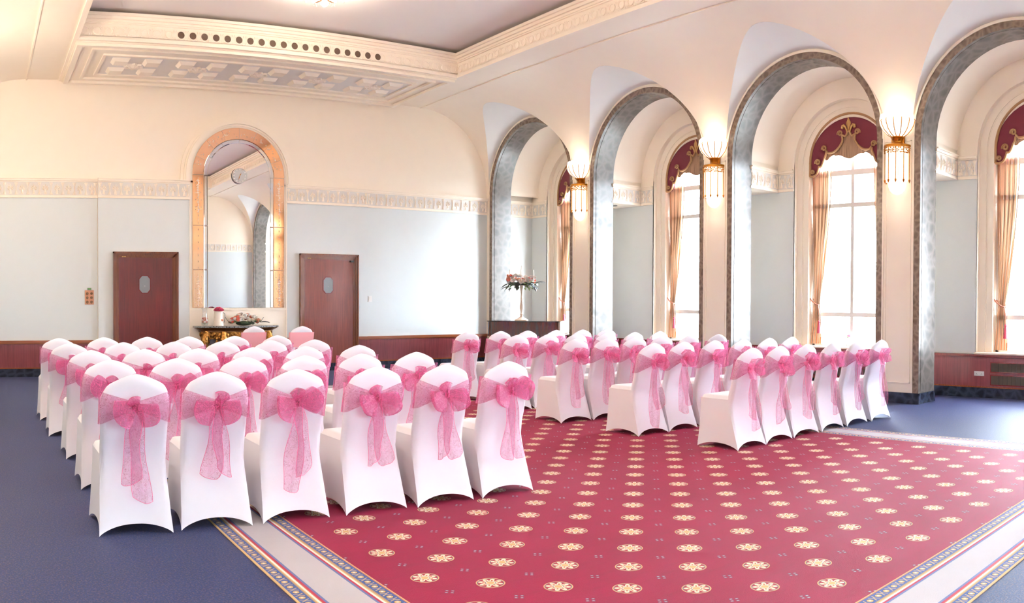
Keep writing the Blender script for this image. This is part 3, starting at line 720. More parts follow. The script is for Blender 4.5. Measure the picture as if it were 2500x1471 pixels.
# ------------------------------------------------------------------ doors
def door(idx, x0, x1, top, light):
    y = BP; fw_ = .105
    root = struct(MB().box(x0+fw_, x1-fw_, y-.012, y+.03, 0, top-fw_).build('door_%d' % idx, wood('door_leaf_%d' % idx, lin(74, 16, 14) if not light else lin(98, 36, 26), lin(112, 30, 24) if not light else lin(138, 64, 46), .3, 'z', .12)))
    fr = MB()
    for d, w0, w1 in ((.075, 0, .03), (.055, .03, .055), (.035, .055, .085), (.022, .085, fw_)):
        fr.box(x0+w0, x0+w1, y-d, y, 0, top-w0).box(x1-w1, x1-w0, y-d, y, 0, top-w0).box(x0+w0, x1-w0, y-d, y, top-w1, top-w0)
    fr.build('door_frame', MAT['doorframe'], root)
    cx = (x0+x1)/2-.02; cz = 1.69; hw, hh = .10, .155
    hexa = [(-hw, -hh+.06), (-.05, -hh), (.05, -hh), (hw, -hh+.06), (hw, hh-.06), (.05, hh), (-.05, hh), (-hw, hh-.06)]
    o = MB().prism([(cx+u, cz+v) for u, v in hexa], lambda u, v: (u, y-.02, v), lambda u, v: (u, y-.008, v)).build('vision_panel', MAT['greyglass'], root)
    big = [(cx+u*1.13, cz+v*1.09) for u, v in hexa]; sm_ = [(cx+u, cz+v) for u, v in hexa]
    P = [[(big[i][0], y-.012, big[i][1]), (big[i][0], y-.026, big[i][1]), (sm_[i][0], y-.026, sm_[i][1]), (sm_[i][0], y-.018, sm_[i][1])] for i in range(8)]
    MB().grid(P, close_u=True).build('vision_frame', MAT['mahog'], o)
    MB().lathe([(0, 0), (.014, 0), (.014, .006), (0, .008)], 10).build('vision_stud', MAT['grey'], o, False, None, (cx, y-.021, cz-.03)).rotation_euler = (PI/2, 0, 0)
    nb = MB()
    for k in range(2): nb.box(x0+.17+.04*k, x0+.20+.04*k, y-.028, y-.02, top-fw_+.01, top-fw_+.035)
    nb.build('brass_number', MAT['brass'], root)
    if light: MB().box(x1-fw_-.075, x1-fw_-.005, y-.06, y-.012, top-fw_-.045, top-fw_-.012).build('door_closer', MAT['darkmetal'], root)
door(1, D1[0], D1[1], 2.29, False); door(2, D2[0], D2[1], 2.305, True)

# ------------------------------------------------------------------ arched mirror
MX, MZ = 4.83, 3.75
mp = MB()                                       # cream plaster hood moulding over the mirror, part of the wall
n = 36
for r0, r1, d in ((.955, .985, .02), (.985, 1.05, .06), (1.05, 1.08, .025), (1.08, 1.14, -.02)):
    P = [[(MX+r*math.cos(PI*i/n), BP-dd, MZ+r*math.sin(PI*i/n)) for r, dd in ((r0, -PROUD), (r0, d), (r1, d), (r1, -PROUD))] for i in range(n+1)]
    mp.grid(P)
mp.build('mirror_hood_moulding', MAT['cream2'], wall_b, True, 30)
pb = MB()
for r0, r1, d in ((.955, .985, .02), (.985, 1.05, .06), (1.05, 1.08, .025), (1.08, 1.14, -.02)):
    for q in (-1, 1): pb.box(MX+q*r0, MX+q*r1, BP-d, BW, ZF1+.001, MZ)
for sx_ in (3.868, 5.792): pb.box(sx_-.012, sx_+.012, BP-.015, BP, .0, ZF1)
pb.box(3.868, 5.792, BP-.014, BP, 1.205, 1.24).build('mirror_bay_bead', MAT['cream2'], wall_b)
mir = empty('arched_mirror', (MX, BP, 1.248))
tag(mir, 'tall arched wall mirror bordered in copper-tinted glass between the two doors', 'mirror')
z0 = 1.248
def arc_piece(r0, r1, t0, t1, y0, y1, name, mat, k=6, bev=.006):
    mb = MB(); P = []
    for i in range(k+1):
        t = t0+(t1-t0)*i/k
        P.append([(r*math.cos(t), y-BP, MZ-z0+r*math.sin(t)) for r, y in ((r0, BP), (r0, y1+.004), (r0+bev, y1), (r1-bev, y1), (r1, y1+.004), (r1, BP))])
    mb.grid(P); o = mb.build(name, mat, mir); return o
def leg_piece(x0, x1, za, zb, y1, name, mat, bev=.006):
    mb = MB(); xa, xb = (x0, x1) if x0 < x1 else (x1, x0)
    a = [(xa, 0, za), (xb, 0, za), (xb, 0, zb), (xa, 0, zb)]; f = [(xa+bev, y1-BP, za+bev), (xb-bev, y1-BP, za+bev), (xb-bev, y1-BP, zb-bev), (xa+bev, y1-BP, zb-bev)]
    mb.add(a+f, [(4, 5, 6, 7), (0, 1, 5, 4), (1, 2, 6, 5), (2, 3, 7, 6), (3, 0, 4, 7)]); return mb.build(name, mat, mir)
HC, HS, HM = .915, .70, .625
Zt = MZ-z0
# main glass
poly = [(-HM+.003, .004), (HM-.003, .004)]+[((HM-.003)*math.cos(PI*i/24), Zt+(HM-.003)*math.sin(PI*i/24)) for i in range(25)]
MB().prism(poly, lambda u, v: (u, -.012, v), lambda u, v: (u, -.002, v)).build('mirror_glass', MAT['silver'], mir)
for i in range(6): arc_piece(HM, HS-.004, PI*i/6+.004, PI*(i+1)/6-.004, BP, BP-.016, 'silver_strip', MAT['silver2'], 5, .012)
for i in range(8): arc_piece(HS, HC, PI*i/8+.003, PI*(i+1)/8-.003, BP, BP-.02, 'copper_panel', MAT['copper'], 5)
for s in (-1, 1):
    for za, zb in ((0, .72), (.72, 1.55), (1.55, Zt)):
        leg_piece(s*HM, s*(HS-.004), za+.002, zb-.002, BP-.016, 'silver_strip', MAT['silver2'], .012)
        leg_piece(s*HS, s*HC, za+.002, zb-.002, BP-.02, 'copper_panel', MAT['copper'])
    for xx in (HS+.025, HC-.025): leg_piece(s*(xx-.004), s*(xx+.004), .02, .70, BP-.024, 'engraved_line', MAT['crystal'], .001)
    ch = MB()                                   # chain of cut crystals
    zz = .05
    rnd = random.Random(3)
    while zz < Zt:
        near = zz < .62 or (1.75 < zz < 2.4)
        w = (.012+.03*rnd.random()) if near else .009
        h = .02+.015*rnd.random()
        cxx = s*(HS+HC)/2+(rnd.uniform(-.012, .012) if near else 0)
        ch.add([(cxx, -.022, zz-h), (cxx+w, -.022, zz), (cxx, -.022, zz+h), (cxx-w, -.022, zz), (cxx+rnd.uniform(-.3, .3)*w, -.036, zz)], [(0, 1, 4), (1, 2, 4), (2, 3, 4), (3, 0, 4)])
        if near and rnd.random() < .5:
            for q in (-1, 1):
                cx2 = cxx+q*(.045+.02*rnd.random()); ch.add([(cx2, -.022, zz-.012), (cx2+.01, -.022, zz), (cx2, -.022, zz+.012), (cx2-.01, -.022, zz), (cx2, -.032, zz)], [(0, 1, 4), (1, 2, 4), (2, 3, 4), (3, 0, 4)])
        zz += (.045 if near else .07) if zz < .62 or zz > 1.5 else .12
    o = ch.build('crystal_chain', MAT['crystal'], mir); o['kind'] = 'stuff'
ch = MB(); rnd = random.Random(5)
for i in range(70):
    t = PI*(.06+.88*rnd.random())
    r = (HS+HC)/2+rnd.gauss(0, .03); w = .008+.012*rnd.random()
    c0 = (r*math.cos(t), Zt+r*math.sin(t))
    ch.add([(c0[0], -.022, c0[1]-w), (c0[0]+w, -.022, c0[1]), (c0[0], -.022, c0[1]+w), (c0[0]-w, -.022, c0[1]), (c0[0]+rnd.uniform(-.4, .4)*w, -.034, c0[1]+rnd.uniform(-.4, .4)*w)], [(0, 1, 4), (1, 2, 4), (2, 3, 4), (3, 0, 4)])
o = ch.build('crystal_scatter', MAT['crystal'], mir); o['kind'] = 'stuff'
# clock fixed on the mirror
DIAL = plain('clock_dial_glass', lin(246, 248, 248), .3); DIAL.node_tree.nodes['Principled BSDF'].inputs['Alpha'].default_value = .5
clk = empty('wall_clock', (4.83, BP-.05, 3.757)); tag(clk, 'round glass clock with gold hands mounted on the arched mirror', 'clock')
MB().lathe([(0, .0), (.14, .0), (.14, .008), (0, .008)], 32).build('dial', DIAL, clk, True, 30).rotation_euler = (PI/2, 0, 0)
MB().lathe([(.138, -.004), (.150, -.004), (.150, .012), (.138, .012)], 32).build('rim', MAT['silver2'], clk, True, 30).rotation_euler = (PI/2, 0, 0)
dot = MB().lathe([(0, .006), (.009, .003), (.011, 0)], 8).mesh('hour_dot'); dot.materials.append(MAT['white'])
for k in range(12): link('hour_dot', dot, clk, (.118*math.sin(PI*k/6), -.009, .118*math.cos(PI*k/6)), (PI/2, 0, 0))
def hand(ang, ln, w, back):
    a = math.radians(ang); d = (math.sin(a), math.cos(a)); p = (d[1], -d[0])
    pts = [(-d[0]*back, -d[1]*back), (p[0]*w+d[0]*ln*.4, p[1]*w+d[1]*ln*.4), (d[0]*ln, d[1]*ln), (-p[0]*w+d[0]*ln*.4, -p[1]*w+d[1]*ln*.4)]
    MB().prism(pts, lambda u, v: (u, -.016, v), lambda u, v: (u, -.012, v)).build('hand', MAT['gold'], clk)
hand(198, .10, .007, .03); hand(28, .055, .009, .02)

# ------------------------------------------------------------------ small wall fittings
cpn = empty('dimmer_panel', (1.972, BW-.006, 1.32)); tag(cpn, 'copper dimmer panel with six round knobs left of the left door', 'control panel')
MB().box(-.083, .083, -.012, 0, 0, .262).build('plate', MAT['copperplate'], cpn)
kn = MB().lathe([(.024, 0), (.022, .014), (.014, .018), (0, .018)], 14).mesh('knob', True, 40); kn.materials.append(MAT['knob'])
for ix in (-.038, .04):
    for iz in (.045, .125, .203): link('knob', kn, cpn, (ix, -.012, iz), (PI/2, 0, 0))
MB().box(-.035, .035, -.02, 0, .264, .306).build('indicator_housing', MAT['grey'], cpn); MB().box(-.033, .033, -.026, -.018, .275, .297).build('green_indicator', MAT['green'], cpn)
th = empty('thermostat', (7.62, BW-.005, 1.36)); tag(th, 'small white thermostat box right of the right door', 'thermostat')
MB().box(-.045, .045, -.03, 0, 0, .125).build('casing', MAT['plastic'], th); MB().box(-.03, .03, -.034, -.028, .03, .095).build('cover_plate', MAT['white'], th)
so = empty('wall_socket', (AW-.036, 4.842, .325)); tag(so, 'white double socket on the mahogany dado below the windows', 'socket')
MB().box(-.010, 0, -.08, .08, 0, .068).build('face_plate', MAT['plastic'], so)
for q in (-.04, .04):
    MB().box(-.013, -.009, q-.006, q+.006, .046, .058).build('rocker', MAT['white'], so); MB().box(-.0115, -.0095, q-.012, q-.006, .018, .024).box(-.0115, -.0095, q+.006, q+.012, .018, .024).box(-.0115, -.0095, q-.003, q+.003, .030, .038).build('pin_holes', MAT['dark'], so)

# ------------------------------------------------------------------ sconces
def make_sconce():
    r = empty('wall_sconce')                     # local: +x into the room, wall at x=0, z=0 at the gold collar
    MB().box(-.0, .03, -.10, .10, -.5, .22).build('back_plate', MAT['gold'], r)
    nL = 7; cx = .12                              # tulip bowl of lobed opal glass
    for k in range(nL):
        t0 = -PI/2+PI*k/nL; t1 = -PI/2+PI*(k+1)/nL; P = []
        for i in range(7):
            u = i/6; t = t0+(t1-t0)*u; bul = 1+.10*math.sin(PI*u)
            P.append([(cx-.10+q*bul*math.cos(t), q*bul*math.sin(t), z+(.022*math.sin(PI*u) if z > .25 else 0)) for q, z in ((.085, .03), (.14, .06), (.20, .12), (.235, .19), (.245, .25), (.235, .305), (.20, .33))])
        MB().grid(P).build('glass_petal', MAT['lampbowl'], r, True, 60)
    for k in range(nL+1):
        t = -PI/2+PI*k/nL
        MB().tube([(cx-.10+q*math.cos(t), q*math.sin(t), z) for q, z in ((.07, -.02), (.10, .03), (.15, .06), (.212, .12), (.248, .19), (.262, .24), (.25, .262))], .006, 5).build('gold_rib', MAT['gold'], r)
    MB().lathe([(.05, .035), (.10, .03), (.105, .018), (.085, .0), (.075, -.05), (.095, -.075), (.18, -.085), (.20, -.095), (.20, -.125), (.17, -.13)], 14, (.02, 0, 0), -PI/2, PI/2).build('collar', MAT['gold'], r, True, 40)
    fl = MB(); rn = random.Random(2)              # pierced filigree gallery
    for k in range(26):
        t = -PI/2+PI*(k+.5)/26
        for z, q in ((-.145, .195), (-.175, .19), (-.2, .186)):
            if rn.random() < .8: fl.sphere((.02+q*math.cos(t), q*math.sin(t), z+rn.uniform(-.008, .008)), .011, 5, 4)
    o = fl.build('filigree', MAT['gold'], r, True); o['kind'] = 'stuff'
    for k in range(9):
        t = -PI/2+PI*(k+.5)/9
        MB().tube([(.02+.15*math.cos(t), .15*math.sin(t), -.12), (.02+.15*math.cos(t), .15*math.sin(t), -.60)], .024, 6).build('glass_rod', MAT['lamprod'], r, True, 60)
    for k in range(6):
        t = -PI/2+PI*k/5; x, y = .02+.182*math.cos(t)*.98, .182*math.sin(t)
        MB().tube([(x, y, -.12), (x, y, -.585)], .0055, 5).tube([(x, y, -.575), (x, y, -.59), (x, y, -.625)], [.012, .015, .001], 6).build('arrow_rod', MAT['gold'], r)
    MB().lathe([(.14, -.60), (.135, -.66), (.11, -.72), (.07, -.76), (.0, -.78)], 12, (.02, 0, 0), -PI/2, PI/2).build('lower_shade', MAT['lampdrop'], r, True, 60)
    return r
scp = make_sconce()
def lamp(loc, power, rad=.09):
    l = bpy.data.lights.new('sconce_bulb', 'POINT'); l.energy = power; l.color = WARM; l.shadow_soft_size = rad
    o = bpy.data.objects.new('sconce_bulb', l); C.objects.link(o); o.location = loc; return o
ordn = ['farthest from the camera, beside the first arch with the piano', 'between the second and third arches', 'on the nearest pier in view', 'beside the arch nearest the camera end']
first = True
for side in (1, -1):
    for k in range(1, 5):
        bcen = BF[k]+PW/2
        o = scp if first else copy_tree(scp); first = False
        o.location = (SX(AP-.012, side), bcen, 3.69); o.rotation_euler = (0, 0, PI if side > 0 else 0)
        nm = {1: 'brass and opal glass wall sconce on the pier nearest the piano', 2: 'brass and opal glass wall sconce on the middle pier in view', 3: 'brass and opal glass wall sconce on the nearest pier, beside the rightmost full arch', 4: 'brass and opal glass wall sconce reflected in the copper mirror border'}[k] if side > 0 else 'added unseen wall sconce, left arcade, %s pier from the mirror wall' % ('first', 'second', 'third', 'fourth')[k-1]
        tag(o, nm, 'sconce', 'arcade sconces' if side > 0 else 'added left arcade sconces')
        pw_ = SCONCE_P if side > 0 else SCONCE_L  # left arcade sconces are added, unseen and far stronger, for warm side light
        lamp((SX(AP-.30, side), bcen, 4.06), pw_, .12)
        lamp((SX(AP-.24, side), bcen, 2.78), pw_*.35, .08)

# ------------------------------------------------------------------ chandeliers in the ceiling well
BULB = lampglass('lit_chandelier_bulb', (1.0, .82, .64), 6.0)
def chandelier(y, label):
    r = empty('chandelier', (AC, y, 5.62)); tag(r, label, 'chandelier', 'ceiling chandeliers')
    MB().sphere((0, 0, .05), .055, 14, 10).build('crystal_finial', plain('pale_crystal_ball', lin(250, 236, 232), .1), r, True)
    MB().tube([(0, 0, .10), (0, 0, .34)], .012, 6).lathe([(0, .34), (.09, .335), (.10, .35)], 14).build('gilt_stem', MAT['gold'], r, True, 40)
    for k in range(8):
        t = PI*k/4; c_, s_ = math.cos(t), math.sin(t)
        MB().tube([(0, 0, .16), (.16*c_, .16*s_, .13), (.32*c_, .32*s_, .16), (.40*c_, .40*s_, .19)], .008, 5).build('arm', MAT['gold'], r, True, 60)
        MB().lathe([(.0, .19), (.03, .195), (.035, .21), (.012, .215), (.011, .25), (.016, .265), (.012, .28), (0, .295)], 8, (.40*c_, .40*s_, 0)).build('candle_bulb', BULB, r, True, 50)
        for q, zd in ((.16, .10), (.30, .12), (.40, .16)): MB().sphere((q*c_, q*s_, zd), .018, 6, 5, (1, 1, 1.8)).build('crystal_drop', MAT['clearglass'], r, True)
    l = bpy.data.lights.new('chandelier_bulbs', 'POINT'); l.energy = CHAND_P; l.color = WARM; l.shadow_soft_size = .18
    o = bpy.data.objects.new('chandelier_bulbs', l); C.objects.link(o); o.location = (AC, y, 5.60)
chandelier(11.26, 'crystal chandelier in the ceiling well, only its ball finial showing')
chandelier(7.24, 'added crystal chandelier at the middle of the ceiling well, unseen, for warm light')  # this chandelier and the next are added out of view as warm fill
chandelier(3.22, 'added crystal chandelier in the ceiling well, unseen, nearest the camera end')

# ------------------------------------------------------------------ valances and curtains
VW, VZ0, VZT = .755, 3.52, 4.50                  # half width, foot, crown of the valance
def arc_top(n=26):
    zs = VZT-VW; return [(VW, VZ0)]+[(VW*math.cos(PI*i/n), zs+VW*math.sin(PI*i/n)) for i in range(n+1)]+[(-VW, VZ0)]
def bez(p0, p1, p2, n=7): return [((1-t)**2*p0[0]+2*t*(1-t)*p1[0]+t*t*p2[0], (1-t)**2*p0[1]+2*t*(1-t)*p1[1]+t*t*p2[1]) for t in [i/n for i in range(n+1)]]
# lower edge of one half, from the outside foot to the middle
half = bez((.755, 3.52), (.62, 3.49), (.585, 3.63), 6)+bez((.575, 3.68), (.535, 3.64), (.50, 3.72), 5)+bez((.47, 3.80), (.43, 3.86), (.44, 3.93), 5)+bez((.40, 3.885), (.27, 3.86), (.17, 3.98), 6)+bez((.12, 4.05), (.11, 4.12), (.14, 4.16), 4)+bez((.06, 4.13), (.02, 4.20), (0, 4.22), 4)
scrolls = [((.60, 3.745), .055), ((.475, 3.965), .05), ((.165, 4.185), .05), ((.70, 3.585), .04)]
def spiral(c, r, sgn):
    return [(c[0]+sgn*(r*(1-t*.75))*math.cos(-PI*.1+2.6*PI*t), c[1]+(r*(1-t*.75))*math.sin(-PI*.1+2.6*PI*t)) for t in [i/18 for i in range(19)]]
def make_valance():
    r = empty('window_valance')                  # local: x towards the glass, y along the wall
    low = [(y, z) for y, z in half]+[(-y, z) for y, z in half[::-1]]
    top = arc_top()
    # board as strips between the crown and the lower edge
    nn = 48; mb = MB()
    def zlow(y):
        y = abs(y); best = 3.52
        for (a, b) in zip(half[:-1], half[1:]):
            if min(a[0], b[0]) <= y <= max(a[0], b[0]) and abs(a[0]-b[0]) > 1e-6:
                best = max(best, a[1]+(b[1]-a[1])*(y-a[0])/(b[0]-a[0]))
        return best
    zs = VZT-VW
    P = []
    for i in range(nn+1):
        y = VW*math.cos(PI*i/nn)*.999; zt = zs+math.sqrt(max(0, VW*VW-y*y)); zl = min(zlow(y), zt-.01)
        P.append([(0, y, zl), (0, y, zl+(zt-zl)*.5), (0, y, zt), (.05, y, zt), (.05, y, zl)])
    mb.grid(P, close_v=True); mb.build('pelmet_board', MAT['burgundy'], r, True, 40)
    MB().tube([(-.008, y, z) for y, z in top], .022, 6).build('braid', MAT['goldpaint'], r, True, 60)
    MB().tube([(-.010, y, z) for y, z in low], .020, 6).build('braid', MAT['goldpaint'], r, True, 60)
    for (c, rr) in scrolls:
        for s in (1, -1): MB().tube([(-.014, s*p[0], p[1]) for p in spiral(c, rr, 1)], .016, 6).build('braid_scroll', MAT['goldpaint'], r, True, 60)
    fr = MB(); Q = []                             # fringe under the middle arch of the lower edge
    for i in range(25):
        y = .46-.92*i/24; zl = min(zlow(y), 4.2); zb = 3.80-.035*math.cos(y*14)+.035*(abs(y) > .30)-.03*(abs(y) > .4)
        Q.append([(.012, y, max(zl, zb+.02)), (.006, y, (max(zl, zb+.02)+zb)/2), (.012, y, zb), (.03, y, zb), (.03, y, max(zl, zb+.02))])
    fr.grid(Q, close_v=True); fr.build('fringe', MAT['fringe'], r, True, 60)
    m = MB()                                      # fleur-de-lis
    m.grid([[(-.02, -w, z), (-.045, 0, z), (-.02, w, z)] for w, z in ((.004, 4.215), (.02, 4.27), (.045, 4.325), (.04, 4.36), (.018, 4.40), (.002, 4.43))])
    for s in (1, -1):
        m.tube([(-.02, s*y, z) for y, z in ((.03, 4.19), (.035, 4.23), (.06, 4.285), (.09, 4.31), (.115, 4.30), (.118, 4.275), (.10, 4.262))], [.010, .014, .019, .022, .024, .024, .018], 6)
    m.build('fleur_de_lis', MAT['fleur'], r, True, 50)
    return r
vp = make_valance()

def make_tie(parent):
    r = MB().tube([(-.05, -.02, 1.47), (-.055, .03, 1.42), (-.05, .10, 1.37), (-.03, .16, 1.355), (.03, .16, 1.36), (.04, .08, 1.40), (.03, -.01, 1.46)], .010, 6).build('tieback', MAT['cordpink'], parent, True, 60)
    MB().tube([(-.05, .15, 1.36), (-.055, .17, 1.25), (-.055, .175, 1.10)], .009, 6).build('hanging_cord', MAT['cordpink'], r, True, 60)
    MB().lathe([(0, 0), (.018, -.01), (.022, -.03), (.012, -.045), (.02, -.06), (.034, -.22), (0, -.22)], 10, (-.055, .175, 1.10)).build('tassel', MAT['tassel'], r, True, 40)
def make_curtain():
    """one curtain; local y from 0 (outer edge, at the jamb) inwards to +; x towards the glass"""
    r = empty('striped_curtain'); nz, nu = 40, 36; mb = MB(); P = []; uv = []
    for i in range(nz+1):
        z = 3.62-(3.62-.70)*i/nz
        if z > 1.40:
            t = (3.62-z)/(3.62-1.40); w = .36-.24*(t**1.7); e = .0+.03*t
        else:
            t = (1.40-z)/.70; w = .12+.10*math.sin(t*PI/2)**1.2; e = .03-.055*t
        row = []
        for j in range(nu+1):
            u = j/nu; amp = .034*(.5+.5*min(1, w/.3))
            row.append((amp*math.sin(u*2*PI*5.5+.8*math.sin(z*1.3))+.004*math.sin(u*40+z*3), e+w*u+.008*math.sin(u*30+z*2), z))
        P.append(row)
    mb.grid(P); me = mb.mesh('curtain_cloth', True, 80)
    ul = me.uv_layers.new(name='UVMap')
    # u runs across the cloth: recover it from the grid by nearest row extent
    for lp in me.loops:
        v = me.vertices[lp.vertex_index].co; z = v.z
        if z > 1.40:
            t = (3.62-z)/(3.62-1.40); w = .36-.24*(max(t, 0)**1.7); e = .03*t
        else:
            t = (1.40-z)/.70; w = .12+.10*math.sin(min(1, max(0, t))*PI/2)**1.2; e = .03-.055*t
        ul.data[lp.index].uv = ((v.y-e)/w, z)
    me.materials.append(MAT['curtain']); link('curtain_cloth', me, r)
    make_tie(r)
    return r
cp_ = make_curtain()
wn = ['behind the piano', 'of the second window from the mirror wall', 'of the window left of the nearest pier', 'of the window at the right edge', 'of the window behind the camera']
for i, bc in enumerate(BC):
    if i == 4: continue
    v = vp if i == 0 else copy_tree(vp); v.location = (AG-.02, bc, 0)
    tag(v, 'burgundy scalloped valance with gold braid %s' % ['above the window behind the piano', 'above the second window from the mirror wall', 'above the window left of the nearest pier', 'cut off at the right edge of the picture'][i], 'valance', 'window valances')
    for s in (1, -1):
        c = cp_ if (i == 0 and s == 1) else copy_tree(cp_); c.location = (AG+.088, bc+s*.765, 0); c.rotation_euler = (0, 0, 0); c.scale = (1, -s, 1)
        side = 'far' if s > 0 else 'near'
        tag(c, 'gold striped curtain on the %s side %s' % (side, wn[i]), 'curtain', 'window curtains')

# ------------------------------------------------------------------ flowers
def rose_mesh(name, mat, r=.045, seed=1):
    rn = random.Random(seed); mb = MB()
    for ring, (n_, rr, tilt, h) in enumerate(((3, .35, .25, .95), (4, .6, .55, .85), (5, .85, .9, .62))):
        for k in range(n_):
            a = 2*PI*k/n_+ring*.6+rn.uniform(-.15, .15); P = []
            for i in range(4):
                u = (i/3-.5)*1.5; row = []
                for j in range(4):
                    v = j/3; q = r*rr*(.35+.75*v)*(1-.12*abs(u)); z = r*(h*v*1.2-.35)-r*.18*u*u
                    if v > .9: q *= 1.12
                    row.append((q*math.cos(a+u), q*math.sin(a+u), z))
                P.append(row)
            mb.grid(P)
    mb.sphere((0, 0, 0), r*.4, 6, 5)
    m = mb.mesh(name, True, 60); m.materials.append(MAT[mat]); return m
RW, RPE, RPI, RCO = rose_mesh('rose_white', 'rose_white', .05, 1), rose_mesh('rose_peach', 'rose_peach', .05, 2), rose_mesh('rose_pink', 'rose_pink', .05, 3), rose_mesh('rose_coral', 'rose_coral', .045, 4)
def leaf_mesh(name, mat, L=.10, w=.03):
    mb = MB(); mb.grid([[(-q, y, -.25*q+z), (0, y, z+.006), (q, y, -.25*q+z)] for q, y, z in ((.002, 0, 0), (w*.8, L*.3, .012), (w, L*.5, .014), (w*.6, L*.8, .006), (.001, L, -.008))])
    m = mb.mesh(name, True, 60); m.materials.append(MAT[mat]); return m
LG, LD, LL = leaf_mesh('leaf', 'leaf'), leaf_mesh('leaf_dark', 'leafdark', .16, .045), leaf_mesh('leaf_light', 'leaflight', .08, .022)

# console table under the mirror
ct = empty('console_table', (4.73, BP-.03, 0)); tag(ct, 'gilded carved console table with speckled marble top below the mirror', 'table')
tw, td = .82, .46
outl = [(-tw, 0), (tw, 0), (tw, -.20), (tw-.08, -.26), (tw-.22, -.30), (.30, -td+.02), (0, -td), (-.30, -td+.02), (-tw+.22, -.30), (-tw+.08, -.26), (-tw, -.20)]
MB().prism(outl, lambda u, v: (u, v, .885), lambda u, v: (u, v, .915)).build('marble_top', MAT['tablemarble'], ct)
P = []
for sc_, z in ((.985, .884), (.96, .87), (.90, .845), (.86, .83), (.86, .80)): P.append([(u*sc_, v*sc_, z) for u, v in outl])
MB().grid(P, close_v=True).build('cornice', MAT['giltdark'], ct)
rn = random.Random(11)
ap = MB(); path = [(-.68, -.08), (-.66, -.20), (-.5, -.27), (-.25, -.37), (0, -.40), (.25, -.37), (.5, -.27), (.66, -.20), (.68, -.08)]
P = []
for i in range(41):
    t = i/40*(len(path)-1); k = min(int(t), len(path)-2); f = t-k; x = path[k][0]*(1-f)+path[k+1][0]*f; y = path[k][1]*(1-f)+path[k+1][1]*f
    low = .60-.07*math.cos(i/40*PI*4)
    P.append([(x+rn.uniform(-.012, .012), y-.012*math.sin(i*1.9)+rn.uniform(-.014, .014), .81-(.81-low)*j/7) for j in range(8)])
ap.grid(P); ap.build('carved_apron', MAT['gilt'], ct, True, 70)
ac = MB()
for k in range(46):
    t = rn.random()*(len(path)-1); i = min(int(t), len(path)-2); f = t-i; x = path[i][0]*(1-f)+path[i+1][0]*f; y = path[i][1]*(1-f)+path[i+1][1]*f
    ac.sphere((x, y-.015, rn.uniform(.60, .79)), rn.uniform(.018, .042), 6, 5, (1, .7, rn.uniform(.8, 1.6)))
o = ac.build('acanthus_carving', MAT['gilt'], ct, True, 70); o['kind'] = 'stuff'
for (x, y) in ((-.60, -.20), (.60, -.20), (-.30, -.33), (.30, -.33)):
    lg = MB(); pts = [(x, y, .80), (x*1.08, y-.03, .66), (x*1.05, y-.02, .50), (x*.92, y+.02, .32), (x*.86, y+.03, .16), (x*.95, y, .03)]
    lg.tube(pts, [.06, .075, .055, .04, .035, .05], 8)
    for k in range(10): lg.sphere((x*rn.uniform(.95, 1.12), y+rn.uniform(-.06, .02), rn.uniform(.48, .78)), rn.uniform(.02, .035), 5, 4)
    lg.build('carved_leg', MAT['gilt'], ct, True, 70)
MB().box(-.62, .62, -.24, -.16, .05, .11).build('stretcher', MAT['gilt'], ct)

# vases and flowers on the console
TY = BP-.24
v1 = empty('glass_vase', (4.09, TY, .916)); tag(v1, 'clear flared glass vase with orange flowers inside, left on the console', 'vase')
MB().lathe([(.0, 0), (.055, .004), (.07, .05), (.062, .12), (.045, .22), (.05, .30), (.075, .345)], 18).build('glass_body', MAT['clearglass'], v1, True)
for k in range(6):
    a = k*1.05; link('flower_head', (RCO, RPE)[k % 2], v1, (.032*math.cos(a), .032*math.sin(a), .075+.03*(k % 3)), (0, .4, a), (.7, .7, .7))
for k in range(4): link('leaf', LL, v1, (0, 0, .03), (.3, 0, k*1.57), (.6, .6, .6))
v2 = empty('ivory_jug', (4.35, TY-.02, .916)); tag(v2, 'tall ivory enamel jug topped with a pink flower ball', 'jug')
MB().lathe([(0, 0), (.10, .004), (.098, .03), (.088, .10), (.08, .20), (.082, .27), (.09, .275), (.086, .265), (.0, .25)], 20).build('body', plain('ivory_enamel', lin(244, 234, 220), .35, var=.05, scale=9), v2, True, 50)
MB().tube([(.082, 0, .25), (.12, 0, .23), (.125, 0, .16), (.105, 0, .06)], .006, 6).build('handle', MAT['grey'], v2, True)
lm = MB(); lm.lathe([(.0, 0), (.022, .0)], 10); MB().sphere((.045, -.082, .11), .024, 8, 6, (1, .35, 1)).build('painted_rose', MAT['rose_peach'], v2, True)
pk = empty('pink_flower_ball', (4.35, TY-.02, 1.19)); tag(pk, 'round pink peony head sitting in the ivory jug', 'flowers')
MB().sphere((0, 0, .02), .075, 10, 8, (1, 1, .7)).build('flower_core', MAT['rose_pink'], pk, True)
for k in range(16):
    a = k*2.399; q = .078*math.sqrt((k+.5)/16); link('petal_head', RPI, pk, (q*math.cos(a), q*math.sin(a), .055-.55*q*q/.078), (0, .5*q/.07, a), (.75, .75, .75))
fa = empty('flower_arrangement', (4.85, TY-.02, .916)); tag(fa, 'low arrangement of white and peach roses with dark leaves on the console', 'flowers')
MB().sphere((0, 0, .047), .09, 10, 6, (1.9, .8, .5)).build('moss_base', MAT['leaf'], fa, True)
rn = random.Random(21)
for k in range(46):
    x = rn.uniform(-.27, .27); h = .19*(1-(x/.33)**2)
    z = .03+h*rn.uniform(.35, 1.0); y = rn.uniform(-.10, .04)
    me = rn.choice([RW, RW, RW, RPE, RPE, RCO]); link('rose', me, fa, (x, y, z), (rn.uniform(-.2, .7), rn.uniform(-.5, .5), rn.uniform(0, 6)), (rn.uniform(.8, 1.05),)*3)
